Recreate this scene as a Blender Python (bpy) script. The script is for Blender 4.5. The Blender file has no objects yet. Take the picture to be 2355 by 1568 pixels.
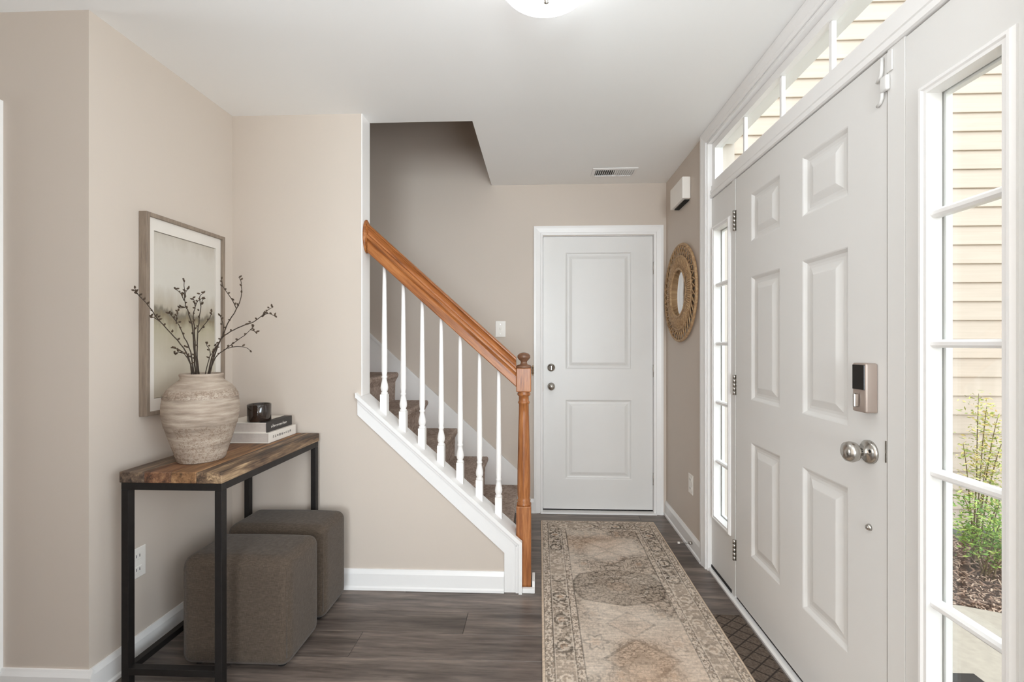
import bpy, bmesh, math, random
import numpy as np
from mathutils import Vector, Matrix
R = math.radians
random.seed(11)
S = bpy.context.scene
COL = S.collection

# ------------------------------------------------------------------ camera
CAM_H = 1.257
FPX, W_PX = 1000.0, 2355.0
cd = bpy.data.cameras.new('camera'); cam = bpy.data.objects.new('camera', cd); COL.objects.link(cam)
cam.location = (0, 0, CAM_H); cam.rotation_euler = (R(90), 0, R(2.2))
cd.sensor_fit = 'HORIZONTAL'; cd.sensor_width = 36.0; cd.lens = 36.0 * FPX / W_PX
cd.shift_x = -24.0 / W_PX; cd.shift_y = 6.0 / W_PX; cd.clip_start = 0.02
S.camera = cam

# ------------------------------------------------------------------ world: even overcast sky
w = bpy.data.worlds.new('overcast_sky'); S.world = w; w.use_nodes = True
bg = w.node_tree.nodes['Background']; bg.inputs['Color'].default_value = (0.86, 0.935, 1.0, 1); bg.inputs['Strength'].default_value = 3.4

# ------------------------------------------------------------------ added area lights standing in for daylight, just inside unseen added windows
def area(name, loc, rot, sx, sy, power, col=(1, 1, 1)):
    l = bpy.data.lights.new(name, 'AREA'); l.shape = 'RECTANGLE'; l.size = sx; l.size_y = sy; l.energy = power; l.color = col
    o = bpy.data.objects.new(name, l); COL.objects.link(o); o.location = loc; o.rotation_euler = rot
    return o
# (tilted up to brighten the ceiling, in place of light bounced off the ground)
area('fill_light_rear', (.02, -4.34, 1.30), (R(118), 0, 0), 1.6, 1.8, 130, (0.87, 0.94, 1.0))  # added fill along the hall towards the back wall
area('fill_light_facade', (0.86, -.25, 1.36), (R(122), 0, R(90)), 1.2, 1.3, 56, (0.87, 0.94, 1.0))  # added fill for the left wall
area('fill_light_side', (-6.40, .90, 1.36), (R(110), 0, R(-90)), 1.0, 1.45, 52, (0.87, 0.94, 1.0))  # added fill for the entry door
S.cycles.max_bounces = 24; S.cycles.diffuse_bounces = 16; S.cycles.glossy_bounces = 6; S.cycles.transparent_max_bounces = 16

# ------------------------------------------------------------------ exposure
v = S.view_settings; S.display_settings.display_device = 'sRGB'
v.view_transform = 'Standard'; v.look = 'None'; v.exposure = 0.12; v.gamma = 1.0; v.use_curve_mapping = False

# ================================================================== helpers
def srgb(r, g, b):
    f = lambda c: (c / 12.92 if c <= .04045 else ((c + .055) / 1.055) ** 2.4)
    return (f(r / 255), f(g / 255), f(b / 255), 1)

def newmat(name):
    m = bpy.data.materials.new(name); m.use_nodes = True
    nt = m.node_tree; p = nt.nodes['Principled BSDF']
    return m, nt, p
def nd(nt, t, **kw):
    n = nt.nodes.new(t)
    for k, val in kw.items():
        if k.startswith('i_'):
            n.inputs[k[2:].replace('_', ' ')].default_value = val
        else: setattr(n, k, val)
    return n
def ramp(nt, fac, stops, interp='LINEAR'):
    n = nt.nodes.new('ShaderNodeValToRGB'); cr = n.color_ramp; cr.interpolation = interp
    while len(cr.elements) < len(stops): cr.elements.new(0.5)
    for e, (p, c) in zip(cr.elements, stops): e.position = p; e.color = c
    nt.links.new(fac, n.inputs['Fac']); return n.outputs['Color']
def mix(nt, fac, a, b, mode='MIX'):
    n = nt.nodes.new('ShaderNodeMix'); n.data_type = 'RGBA'; n.blend_type = mode
    for sock, val in ((n.inputs['Factor'], fac), (n.inputs['A'], a), (n.inputs['B'], b)):
        pass
    def put(idx, val):
        if hasattr(val, 'is_output'): nt.links.new(val, n.inputs[idx])
        else: n.inputs[idx].default_value = val
    put(0, fac); put(6, a); put(7, b)
    return n.outputs[2]
def math_(nt, op, a, b=None, c=None):
    n = nt.nodes.new('ShaderNodeMath'); n.operation = op
    for i, val in enumerate((a, b, c)):
        if val is None: continue
        if hasattr(val, 'is_output'): nt.links.new(val, n.inputs[i])
        else: n.inputs[i].default_value = val
    return n.outputs[0]
def coords(nt, kind='Object', scale=(1, 1, 1), rot=(0, 0, 0), rnd=0.0):
    tc = nt.nodes.new('ShaderNodeTexCoord'); mp = nt.nodes.new('ShaderNodeMapping')
    mp.inputs['Scale'].default_value = scale; mp.inputs['Rotation'].default_value = rot
    nt.links.new(tc.outputs[kind], mp.inputs['Vector'])
    if rnd:
        oi = nt.nodes.new('ShaderNodeObjectInfo')
        vm = nt.nodes.new('ShaderNodeVectorMath'); vm.operation = 'SCALE'
        cb = nt.nodes.new('ShaderNodeCombineXYZ')
        for i in range(3): nt.links.new(oi.outputs['Random'], cb.inputs[i])
        nt.links.new(cb.outputs[0], vm.inputs[0]); vm.inputs['Scale'].default_value = rnd
        ad = nt.nodes.new('ShaderNodeVectorMath'); ad.operation = 'ADD'
        nt.links.new(mp.outputs[0], ad.inputs[0]); nt.links.new(vm.outputs[0], ad.inputs[1])
        return ad.outputs[0]
    return mp.outputs[0]
def noise(nt, vec, scale=5, detail=4, rough=.55, dist=0.0):
    n = nt.nodes.new('ShaderNodeTexNoise'); n.inputs['Scale'].default_value = scale; n.inputs['Detail'].default_value = detail
    n.inputs['Roughness'].default_value = rough; n.inputs['Distortion'].default_value = dist
    nt.links.new(vec, n.inputs['Vector']); return n.outputs['Fac']
def bump(nt, p, h, strength=.2, dist=.005):
    b = nt.nodes.new('ShaderNodeBump'); b.inputs['Strength'].default_value = strength; b.inputs['Distance'].default_value = dist
    nt.links.new(h, b.inputs['Height']); nt.links.new(b.outputs[0], p.inputs['Normal'])
def plain(name, col, rough=.5, metal=0.0, bscale=None, bstr=.1, var=0.0, spec=.5):
    m, nt, p = newmat(name)
    p.inputs['Roughness'].default_value = rough; p.inputs['Metallic'].default_value = metal
    p.inputs['Specular IOR Level'].default_value = spec
    c = srgb(*col)
    vec = coords(nt)
    n = noise(nt, vec, bscale or 6, 3)
    k = var or .02
    a = tuple(x * (1 - k) for x in c[:3]) + (1,); b = tuple(min(1, x * (1 + k)) for x in c[:3]) + (1,)
    nt.links.new(ramp(nt, n, [(.3, a), (.7, b)]), p.inputs['Base Color'])
    if bscale: bump(nt, p, n, bstr, .002)
    return m

# ------------------------------------------------------------------ mesh collector
class MB:
    def __init__(s): s.v = []; s.f = []; s.sm = []
    def add(s, vs, fs, smooth=False):
        o = len(s.v); s.v += [tuple(q) for q in vs]
        for f in fs: s.f.append(tuple(i + o for i in f)); s.sm.append(smooth)
        return s
    def box(s, x0, x1, y0, y1, z0, z1, bev=0.0, smooth=False):
        if x0 > x1: x0, x1 = x1, x0
        if y0 > y1: y0, y1 = y1, y0
        if z0 > z1: z0, z1 = z1, z0
        if bev <= 0:
            vs = [(x, y, z) for z in (z0, z1) for y in (y0, y1) for x in (x0, x1)]
            fs = [(0, 2, 3, 1), (4, 5, 7, 6), (0, 1, 5, 4), (2, 6, 7, 3), (0, 4, 6, 2), (1, 3, 7, 5)]
            return s.add(vs, fs, smooth)
        bm = bmesh.new(); bmesh.ops.create_cube(bm, size=1)
        for q in bm.verts: q.co = Vector(((x0 + x1) / 2 + q.co.x * (x1 - x0), (y0 + y1) / 2 + q.co.y * (y1 - y0), (z0 + z1) / 2 + q.co.z * (z1 - z0)))
        b = min(bev, .49 * min(x1 - x0, y1 - y0, z1 - z0))
        bmesh.ops.bevel(bm, geom=list(bm.edges), offset=b, segments=4 if smooth else 2, profile=.5, affect='EDGES')
        s.bm(bm, smooth); return s
    def bm(s, bm, smooth=False):
        bm.verts.index_update()
        s.add([tuple(q.co) for q in bm.verts], [tuple(q.index for q in f.verts) for f in bm.faces], smooth); bm.free(); return s
    def prism(s, poly, a, b, axis='y', smooth=False):
        """poly: 2D points; extruded from a to b along axis. axis y: (x,z); x: (y,z); z: (x,y)"""
        mk = {'y': lambda p, t: (p[0], t, p[1]), 'x': lambda p, t: (t, p[0], p[1]), 'z': lambda p, t: (p[0], p[1], t)}[axis]
        n = len(poly)
        vs = [mk(p, a) for p in poly] + [mk(p, b) for p in poly]
        fs = [tuple(range(n)), tuple(range(2 * n - 1, n - 1, -1))] + [(i, i + n, (i + 1) % n + n, (i + 1) % n) for i in range(n)]
        return s.add(vs, fs, smooth)
    def lathe(s, prof, seg=32, loc=(0, 0, 0), axis='z', smooth=True, rot0=0.0):
        vs = []; n = len(prof)
        for i in range(seg):
            a = 2 * math.pi * i / seg + rot0
            for r, h in prof:
                x, y = r * math.cos(a), r * math.sin(a)
                p = {'z': (x, y, h), 'x': (h, x, y), 'y': (x, h, y)}[axis]
                vs.append((p[0] + loc[0], p[1] + loc[1], p[2] + loc[2]))
        fs = [(i * n + j, ((i + 1) % seg) * n + j, ((i + 1) % seg) * n + j + 1, i * n + j + 1) for i in range(seg) for j in range(n - 1)]
        o = len(s.v); s.add(vs, fs, smooth)
        for j, fl in ((0, 1), (n - 1, 0)):
            if prof[j][0] > 1e-5: s.f.append(tuple(o + i * n + j for i in range(seg))); s.sm.append(False)
        return s
    def tube(s, pts, rad, seg=8, smooth=True, cap=True):
        pts = [Vector(p) for p in pts]
        if not hasattr(rad, '__len__'): rad = [rad] * len(pts)
        up = Vector((0, 0, 1)); vs = []; prev = None
        for i, p in enumerate(pts):
            t = (pts[min(i + 1, len(pts) - 1)] - pts[max(i - 1, 0)]).normalized()
            if prev is None:
                a = t.cross(up); a = a if a.length > 1e-3 else t.cross(Vector((1, 0, 0)))
            else: a = prev - t * prev.dot(t)
            a.normalize(); prev = a; b = t.cross(a)
            for k in range(seg):
                an = 2 * math.pi * k / seg
                vs.append(p + (a * math.cos(an) + b * math.sin(an)) * rad[i])
        fs = [(i * seg + k, i * seg + (k + 1) % seg, (i + 1) * seg + (k + 1) % seg, (i + 1) * seg + k) for i in range(len(pts) - 1) for k in range(seg)]
        o = len(s.v); s.add(vs, fs, smooth)
        if cap:
            s.f += [tuple(o + k for k in range(seg)), tuple(o + (len(pts) - 1) * seg + k for k in range(seg))]; s.sm += [False, False]
        return s
    def torus(s, c, rr, r, axis='x', seg=64, ms=8):
        vs = []
        for i in range(seg):
            a = 2 * math.pi * i / seg
            for k in range(ms):
                b = 2 * math.pi * k / ms; q = rr + r * math.cos(b); h = r * math.sin(b)
                if axis == 'x': vs.append((c[0] + h, c[1] + q * math.cos(a), c[2] + q * math.sin(a)))
                else: vs.append((c[0] + q * math.cos(a), c[1] + q * math.sin(a), c[2] + h))
        fs = [(i * ms + k, ((i + 1) % seg) * ms + k, ((i + 1) % seg) * ms + (k + 1) % ms, i * ms + (k + 1) % ms) for i in range(seg) for k in range(ms)]
        return s.add(vs, fs, True)
    def mesh(s, name):
        me = bpy.data.meshes.new(name); me.from_pydata(s.v, [], s.f)
        me.polygons.foreach_set('use_smooth', s.sm); me.update()
        bm = bmesh.new(); bm.from_mesh(me); bmesh.ops.recalc_face_normals(bm, faces=list(bm.faces)); bm.to_mesh(me); bm.free()
        return me
    def build(s, name, mat, parent=None, loc=None, **kw):
        return link(name, s.mesh(name), mat, parent, loc, **kw)
def link(name, me, mat, parent=None, loc=None, label=None, cat=None, group=None, kind=None):
    o = bpy.data.objects.new(name, me); COL.objects.link(o)
    if mat and not me.materials: me.materials.append(mat)
    if parent: o.parent = parent
    if loc: o.location = loc
    tag(o, label, cat, group, kind); return o
def tag(o, label=None, cat=None, group=None, kind=None):
    for k, val in (('label', label), ('category', cat), ('group', group), ('kind', kind)):
        if val: o[k] = val
    return o
def empty(name, loc, label=None, cat=None, group=None, kind=None, rz=0):
    o = bpy.data.objects.new(name, None); COL.objects.link(o); o.location = loc; o.rotation_euler = (0, 0, rz); o.empty_display_size = .05
    return tag(o, label, cat, group, kind)
def dup(o, parent=None, loc=None):
    c = o.copy(); COL.objects.link(c)
    if parent is not None: c.parent = parent
    if loc: c.location = loc
    return c
def dup_tree(o, loc, label=None):
    c = dup(o, None, loc)
    if label: c['label'] = label
    for ch in list(o.children):
        d = dup(ch, c)
        for g in list(ch.children): dup(g, d)
    return c
def holed_wall(plane, a, b, us, vs, holes):
    """slab between a and b along `plane` axis ('x': u=y, 'y': u=x), with rectangular openings (u0,u1,v0,v1)"""
    us = sorted(set(us + [h[i] for h in holes for i in (0, 1)])); vs = sorted(set(vs + [h[i] for h in holes for i in (2, 3)]))
    P = (lambda t, u, q: (t, u, q)) if plane == 'x' else (lambda t, u, q: (u, t, q))
    idx = {}; V = []; Fc = []
    def g(t, i, j):
        k = (t, i, j)
        if k not in idx: idx[k] = len(V); V.append(P(a if t == 0 else b, us[i], vs[j]))
        return idx[k]
    def solid(i, j):
        if not (0 <= i < len(us) - 1 and 0 <= j < len(vs) - 1): return False
        cu, cv = (us[i] + us[i + 1]) / 2, (vs[j] + vs[j + 1]) / 2
        return not any(h[0] < cu < h[1] and h[2] < cv < h[3] for h in holes)
    for i in range(len(us) - 1):
        for j in range(len(vs) - 1):
            if not solid(i, j): continue
            for t in (0, 1): Fc.append((g(t, i, j), g(t, i + 1, j), g(t, i + 1, j + 1), g(t, i, j + 1)))
            for (di, dj, e) in ((-1, 0, ((i, j), (i, j + 1))), (1, 0, ((i + 1, j), (i + 1, j + 1))), (0, -1, ((i, j), (i + 1, j))), (0, 1, ((i, j + 1), (i + 1, j + 1)))):
                if not solid(i + di, j + dj): Fc.append((g(0, *e[0]), g(0, *e[1]), g(1, *e[1]), g(1, *e[0])))
    return MB().add(V, Fc)

# ================================================================== materials
def wall_paint(name, col):
    m, nt, p = newmat(name); vec = coords(nt)
    p.inputs['Roughness'].default_value = .62; p.inputs['Specular IOR Level'].default_value = .3
    c = srgb(*col); n = noise(nt, vec, 1.3, 2)
    nt.links.new(ramp(nt, n, [(.3, tuple(x * .985 for x in c[:3]) + (1,)), (.7, tuple(x * 1.015 for x in c[:3]) + (1,))]), p.inputs['Base Color'])
    bump(nt, p, noise(nt, vec, 260, 2), .05, .001); return m
M = {}
M['wall'] = wall_paint('greige_wall_paint', (206, 195, 184))
M['ceil'] = wall_paint('white_ceiling_paint', (246, 246, 245))
M['white'] = plain('white_semi_gloss_paint', (240, 239, 238), .32, var=.006)
M['door'] = plain('white_door_paint', (226, 225, 223), .38, var=.008)
M['railwhite'] = plain('white_baluster_paint', (244, 242, 240), .35, var=.006)
M['plastic'] = plain('white_plastic', (240, 236, 230), .4, var=.01)
M['nickel'] = plain('satin_nickel', (188, 184, 178), .24, 1.0)
M['lockside'] = plain('brushed_nickel_case', (186, 172, 163), .42, .75)
M['blackgloss'] = plain('black_gloss_plastic', (14, 13, 13), .12)
M['rubber'] = plain('black_rubber_sweep', (30, 28, 27), .7)
M['iron'] = plain('blackened_steel', (46, 43, 42), .46, .55, 40, .1, .12)
M['dark'] = plain('dark_void', (22, 20, 19), .8)
M['brass'] = plain('aged_brass', (120, 98, 74), .35, .9)
M['pages'] = plain('book_page_edges', (188, 178, 170), .8, var=.06, bscale=60)
M['coverwhite'] = plain('white_book_cover', (224, 217, 208), .5)
M['coverblack'] = plain('charcoal_book_cover', (52, 48, 47), .5)
M['ink'] = plain('dark_print', (96, 92, 88), .6)
M['inkwhite'] = plain('white_print', (236, 232, 226), .6)
M['concrete'] = plain('porch_concrete', (174, 164, 150), .85, bscale=30, bstr=.2, var=.07)
M['foundation'] = plain('foundation_grey', (120, 118, 112), .9, bscale=20, var=.08)
M['soil'] = plain('dark_bed_soil', (92, 72, 60), .95, bscale=40, bstr=.5, var=.3)
M['mat_board'] = plain('picture_mat_board', (222, 216, 208), .8)

def wood(name, stops, axis, scale=3.0, stretch=14, rough=.42, rnd=7.0, tone=.0, bstr=.12, wave=True):
    m, nt, p = newmat(name)
    sc = [stretch, stretch, stretch]; sc['xyz'.index(axis)] = 1.0
    vec = coords(nt, 'Object', tuple(sc), (0, 0, 0), rnd)
    n = noise(nt, vec, scale, 7, .62, .35)
    n2 = noise(nt, vec, scale * 4.2, 3, .6)
    f = math_(nt, 'ADD', math_(nt, 'MULTIPLY', n, .72), math_(nt, 'MULTIPLY', n2, .28))
    c = ramp(nt, f, stops)
    if tone:
        oi = nt.nodes.new('ShaderNodeObjectInfo')
        g = math_(nt, 'ADD', math_(nt, 'MULTIPLY', oi.outputs['Random'], tone), 1 - tone / 2)
        cb = nt.nodes.new('ShaderNodeCombineColor')
        for i in range(3): nt.links.new(g, cb.inputs[i])
        c = mix(nt, 1.0, c, cb.outputs[0], 'MULTIPLY')
    nt.links.new(c, p.inputs['Base Color']); p.inputs['Roughness'].default_value = rough
    bump(nt, p, f, bstr, .002); return m
M['oak'] = wood('honey_oak', [(.34, srgb(112, 64, 30)), (.5, srgb(160, 98, 52)), (.66, srgb(190, 128, 76))], 'x', 4, 14, .3, 5, .05, .05)
M['oakv'] = wood('honey_oak_upright', [(.34, srgb(112, 64, 32)), (.5, srgb(158, 98, 54)), (.66, srgb(188, 128, 78))], 'z', 4, 14, .3, 5, .05, .05)
M['oakdark'] = wood('oak_cap_darker', [(.3, srgb(92, 62, 44)), (.7, srgb(142, 104, 80))], 'x', 4, 10, .25, 5)
M['frame'] = wood('weathered_grey_wood', [(.3, srgb(112, 98, 86)), (.7, srgb(160, 144, 128))], 'z', 5, 14, .55, 3)
M['plank'] = wood('grey_brown_vinyl_plank', [(.34, srgb(66, 58, 53)), (.45, srgb(93, 83, 77)), (.54, srgb(112, 101, 94)), (.65, srgb(138, 125, 115))], 'x', 2.0, 11, .36, 23, .34, .12)
BO = [[(.36, srgb(44, 36, 31)), (.46, srgb(84, 68, 57)), (.54, srgb(108, 90, 74)), (.64, srgb(146, 124, 100))],
      [(.36, srgb(58, 38, 29)), (.46, srgb(108, 74, 53)), (.54, srgb(132, 94, 68)), (.64, srgb(164, 126, 92))],
      [(.36, srgb(64, 44, 30)), (.46, srgb(122, 88, 58)), (.54, srgb(146, 108, 74)), (.64, srgb(176, 140, 102))],
      [(.36, srgb(40, 31, 26)), (.46, srgb(92, 72, 56)), (.54, srgb(128, 104, 80)), (.64, srgb(184, 156, 122))]]
for i_, st_ in enumerate(BO): M['board%d' % i_] = wood('reclaimed_board_%d' % i_, st_, 'y', 3.0, 11, .55, 31, .2, .5)

# carpet on the stairs
m, nt, p = newmat('taupe_stair_carpet'); vec = coords(nt)
n = noise(nt, vec, 55, 3, .7); n2 = noise(nt, vec, 6, 3)
c = mix(nt, .35, ramp(nt, n, [(.32, srgb(122, 106, 97)), (.68, srgb(206, 188, 176))]), ramp(nt, n2, [(.35, srgb(134, 117, 107)), (.65, srgb(194, 176, 164))]))
nt.links.new(c, p.inputs['Base Color']); p.inputs['Roughness'].default_value = .97; p.inputs['Specular IOR Level'].default_value = .1
bump(nt, p, n, .9, .006); M['carpet'] = m
# ottoman weave
m, nt, p = newmat('brown_linen_weave'); vec = coords(nt)
vx = coords(nt, 'Object', (60, 60, 520)); vz = coords(nt, 'Object', (520, 520, 60))
f = math_(nt, 'ADD', math_(nt, 'MULTIPLY', noise(nt, vx, 1, 2), .5), math_(nt, 'MULTIPLY', noise(nt, vz, 1, 2), .5))
nt.links.new(ramp(nt, f, [(.3, srgb(66, 56, 47)), (.5, srgb(82, 71, 61)), (.7, srgb(100, 88, 77))]), p.inputs['Base Color'])
p.inputs['Roughness'].default_value = .95; p.inputs['Sheen Weight'].default_value = .15; p.inputs['Specular IOR Level'].default_value = .15
bump(nt, p, f, .5, .002); M['fabric'] = m
# ceramic vase: chalky wash over brown clay, horizontal throwing rings
m, nt, p = newmat('chalky_terracotta_glaze'); vec = coords(nt); vr = coords(nt, 'Object', (5, 5, 42)); vf = coords(nt, 'Object', (1, 1, 1))
a = noise(nt, vr, 1.6, 4, .6); b = noise(nt, coords(nt, 'Object', (1, 1, 1), (.5, .4, 0)), 95, 6, .75, 1.5); d = noise(nt, vf, 7, 3)
sep = nt.nodes.new('ShaderNodeSeparateXYZ'); nt.links.new(vec, sep.inputs[0])
base = ramp(nt, a, [(.32, srgb(116, 98, 85)), (.5, srgb(158, 140, 125)), (.68, srgb(188, 174, 160))])
lowband = ramp(nt, sep.outputs['Z'], [(.0, (1, 1, 1, 1)), (.14, (1, 1, 1, 1)), (.146, (0, 0, 0, 1)), (1, (0, 0, 0, 1))])
hatch = math_(nt, 'MULTIPLY', lowband, math_(nt, 'MULTIPLY', math_(nt, 'GREATER_THAN', b, .53), math_(nt, 'GREATER_THAN', d, .45)))
base = mix(nt, math_(nt, 'MULTIPLY', noise(nt, vf, 9, 4, .65), .55), base, srgb(196, 184, 168))
c = mix(nt, math_(nt, 'MULTIPLY', hatch, .6), base, srgb(116, 92, 72))
hiband = ramp(nt, sep.outputs['Z'], [(.245, (0, 0, 0, 1)), (.25, (1, 1, 1, 1)), (.275, (1, 1, 1, 1)), (.282, (0, 0, 0, 1))])
c = mix(nt, math_(nt, 'MULTIPLY', hiband, math_(nt, 'MULTIPLY', math_(nt, 'GREATER_THAN', b, .5), .6)), c, srgb(120, 98, 82))
c = mix(nt, math_(nt, 'MULTIPLY', math_(nt, 'GREATER_THAN', b, .66), .35), c, srgb(130, 108, 90))
nt.links.new(c, p.inputs['Base Color']); p.inputs['Roughness'].default_value = .85
bump(nt, p, math_(nt, 'ADD', a, b), .35, .003); M['vase'] = m
# abstract landscape print
m, nt, p = newmat('abstract_landscape_print'); vec = coords(nt)
sep = nt.nodes.new('ShaderNodeSeparateXYZ'); nt.links.new(vec, sep.inputs[0])
n1 = noise(nt, coords(nt, 'Object', (1, 9, 2.2)), 1.6, 5, .6); n2 = noise(nt, coords(nt, 'Object', (1, 5, 22)), 1.2, 4, .6)
z = math_(nt, 'ADD', sep.outputs['Z'], math_(nt, 'MULTIPLY', math_(nt, 'SUBTRACT', n1, .5), .16))
zz = math_(nt, 'MULTIPLY', z, 1.35)
c = ramp(nt, zz, [(.0, srgb(178, 168, 152)), (.22, srgb(194, 186, 170)), (.39, srgb(172, 164, 140)), (.445, srgb(118, 104, 76)), (.475, srgb(96, 88, 74)), (.50, srgb(176, 166, 150)), (.62, srgb(206, 202, 194)), (.84, srgb(204, 198, 190)), (1.0, srgb(170, 160, 146))])
c = mix(nt, math_(nt, 'MULTIPLY', n2, .35), c, srgb(198, 192, 176))
nt.links.new(c, p.inputs['Base Color']); p.inputs['Roughness'].default_value = .6; M['art'] = m
# door mat with trellis lines
m, nt, p = newmat('brown_trellis_mat'); vec = coords(nt)
sep = nt.nodes.new('ShaderNodeSeparateXYZ'); nt.links.new(vec, sep.inputs[0])
k = 15.0
u = math_(nt, 'MULTIPLY', math_(nt, 'ADD', math_(nt, 'MULTIPLY', sep.outputs['X'], .8), sep.outputs['Y']), k); q = math_(nt, 'MULTIPLY', math_(nt, 'SUBTRACT', math_(nt, 'MULTIPLY', sep.outputs['X'], .8), sep.outputs['Y']), k)
du = math_(nt, 'PINGPONG', u, .5); dq = math_(nt, 'PINGPONG', q, .5)
ln = math_(nt, 'LESS_THAN', math_(nt, 'MINIMUM', du, dq), .055)
n = noise(nt, vec, 120, 3)
c = mix(nt, ln, ramp(nt, n, [(.3, srgb(78, 66, 57)), (.7, srgb(112, 98, 86))]), srgb(52, 43, 37))
nt.links.new(c, p.inputs['Base Color']); p.inputs['Roughness'].default_value = .95; bump(nt, p, n, .5, .003); M['mat'] = m
# rug: knotted colours stored per knot on the mesh
m, nt, p = newmat('faded_oriental_wool'); at = nt.nodes.new('ShaderNodeVertexColor'); at.layer_name = 'knots'
n = noise(nt, coords(nt), 420, 2)
c = mix(nt, .35, at.outputs['Color'], ramp(nt, n, [(.25, (.35, .35, .35, 1)), (.75, (1, 1, 1, 1))]), 'MULTIPLY')
nt.links.new(c, p.inputs['Base Color']); p.inputs['Roughness'].default_value = .95; p.inputs['Specular IOR Level'].default_value = .12
bump(nt, p, n, .4, .002); M['rug'] = m
# rattan
m, nt, p = newmat('natural_rattan'); n = noise(nt, coords(nt), 60, 3)
nt.links.new(ramp(nt, n, [(.3, srgb(148, 114, 80)), (.7, srgb(200, 168, 128))]), p.inputs['Base Color']); p.inputs['Roughness'].default_value = .6; M['rattan'] = m
M['mirror'] = plain('silvered_mirror', (235, 235, 235), .02, 1.0)
# clear glass: transparent with a weak surface reflection
m = bpy.data.materials.new('clear_glass'); m.use_nodes = True; nt = m.node_tree; nt.nodes.clear()
tr = nt.nodes.new('ShaderNodeBsdfTransparent'); gl = nt.nodes.new('ShaderNodeBsdfGlossy'); gl.inputs['Roughness'].default_value = .02
mx = nt.nodes.new('ShaderNodeMixShader'); ou = nt.nodes.new('ShaderNodeOutputMaterial')
tr.inputs['Color'].default_value = (.97, .98, .975, 1)
mx.inputs[0].default_value = .04; nt.links.new(tr.outputs[0], mx.inputs[1]); nt.links.new(gl.outputs[0], mx.inputs[2]); nt.links.new(mx.outputs[0], ou.inputs[0]); M['glass'] = m
# lit ceiling dome
m, nt, p = newmat('lit_opal_glass'); p.inputs['Base Color'].default_value = (1, 1, 1, 1); p.inputs['Emission Color'].default_value = (.92, .965, 1.0, 1); p.inputs['Emission Strength'].default_value = 5.0; p.inputs['Roughness'].default_value = .3; M['dome'] = m
# vinyl siding
m, nt, p = newmat('cream_vinyl_siding'); vec = coords(nt, 'Object', (2, 60, 60), (0, 0, 0), 9); n = noise(nt, vec, 1, 3)
nt.links.new(ramp(nt, n, [(.3, srgb(184, 167, 150)), (.7, srgb(193, 176, 159))]), p.inputs['Base Color']); p.inputs['Roughness'].default_value = .55; bump(nt, p, n, .06, .002); M['siding'] = m
# mulch chips / foliage with per-face tint
def island_mat(name, stops, rough=.8, trans=0.0):
    m, nt, p = newmat(name); g = nt.nodes.new('ShaderNodeNewGeometry')
    nt.links.new(ramp(nt, g.outputs['Random Per Island'], stops), p.inputs['Base Color']); p.inputs['Roughness'].default_value = rough
    if trans: p.inputs['Subsurface Weight'].default_value = 0
    return m
M['mulch'] = island_mat('shredded_bark', [(.0, srgb(88, 68, 56)), (.5, srgb(150, 121, 103)), (1, srgb(210, 184, 162))])
M['leafgreen'] = island_mat('fresh_green_leaves', [(0, srgb(84, 124, 46)), (.6, srgb(140, 176, 74)), (1, srgb(196, 208, 112))], .5)
M['leafgold'] = island_mat('yellow_green_leaves', [(0, srgb(128, 150, 62)), (.6, srgb(200, 200, 110)), (1, srgb(236, 206, 140))], .5)
M['stem'] = plain('shrub_stem', (116, 100, 70), .8)
M['twig'] = plain('dark_twig_bark', (62, 50, 40), .8, bscale=80, bstr=.4, var=.3)
M['bud'] = plain('dried_brown_bud', (74, 58, 42), .7, var=.3, bscale=50)
m, nt, p = newmat('smoked_glass'); p.inputs['Base Color'].default_value = srgb(40, 28, 22); p.inputs['Roughness'].default_value = .08; p.inputs['Coat Weight'].default_value = .5
nt.links.new(ramp(nt, noise(nt, coords(nt), 8, 2), [(.3, srgb(30, 22, 18)), (.7, srgb(46, 34, 27))]), p.inputs['Base Color']); M['smoke'] = m
M['wax'] = plain('cream_wax', (214, 200, 180), .6)

# ================================================================== the room
XR, XL, YB, YS, YS2, YN, ZC = 0.935, -1.595, 3.24, 2.203, 2.30, 1.481, 2.44
XF, YR, XP, YP = -6.5, -4.5, -.93, .30            # far left and rear limits, out of the picture
ST = 'structure'

# floor: dark underlay with separate planks
floor = MB().box(XF, XR + .15, YR, YB, -.20, -.0045).build('floor', M['dark'], label='grey-brown wood plank floor of the entry hall', cat='floor', kind=ST)
full = None; PW, PL = .152, 1.22
def plank_mesh(L, Wd):
    b = .0016; h = .0045
    vs = [(0, 0, 0), (L, 0, 0), (L, Wd, 0), (0, Wd, 0), (0, 0, h - b), (L, 0, h - b), (L, Wd, h - b), (0, Wd, h - b), (b, b, h), (L - b, b, h), (L - b, Wd - b, h), (b, Wd - b, h)]
    fs = [(0, 1, 5, 4), (1, 2, 6, 5), (2, 3, 7, 6), (3, 0, 4, 7), (4, 5, 9, 8), (5, 6, 10, 9), (6, 7, 11, 10), (7, 4, 8, 11), (8, 9, 10, 11)]
    return MB().add(vs, fs).mesh('plank')
cache = {}
Y_PL = -.4
rows = int(math.ceil((YB - Y_PL) / PW))
for r in range(rows):
    y1 = YB - r * PW; y0 = max(Y_PL, y1 - PW)
    xl = -3.2 if y1 < YN + .1 else (XL - .12)
    off = (r * .437) % PL
    x = xl - off
    while x < XR + .02:
        a, b_ = max(x, xl), min(x + PL, XR + .02)
        if b_ - a > .02:
            key = (round(b_ - a, 3), round(y1 - y0, 3))
            if key not in cache: cache[key] = plank_mesh(b_ - a - .0008, y1 - y0 - .0008)
            link('plank', cache[key], M['plank'], floor, (a, y0, -.0045))
        x += PL

MB().prism([(XF, YR), (XR + .02, YR), (XR + .02, y0), (-3.2, y0), (-3.2, YN + .1), (XF, YN + .1)], -.0045, 0, 'z').build('plank_field', M['plank'], floor, kind='stuff')
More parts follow.
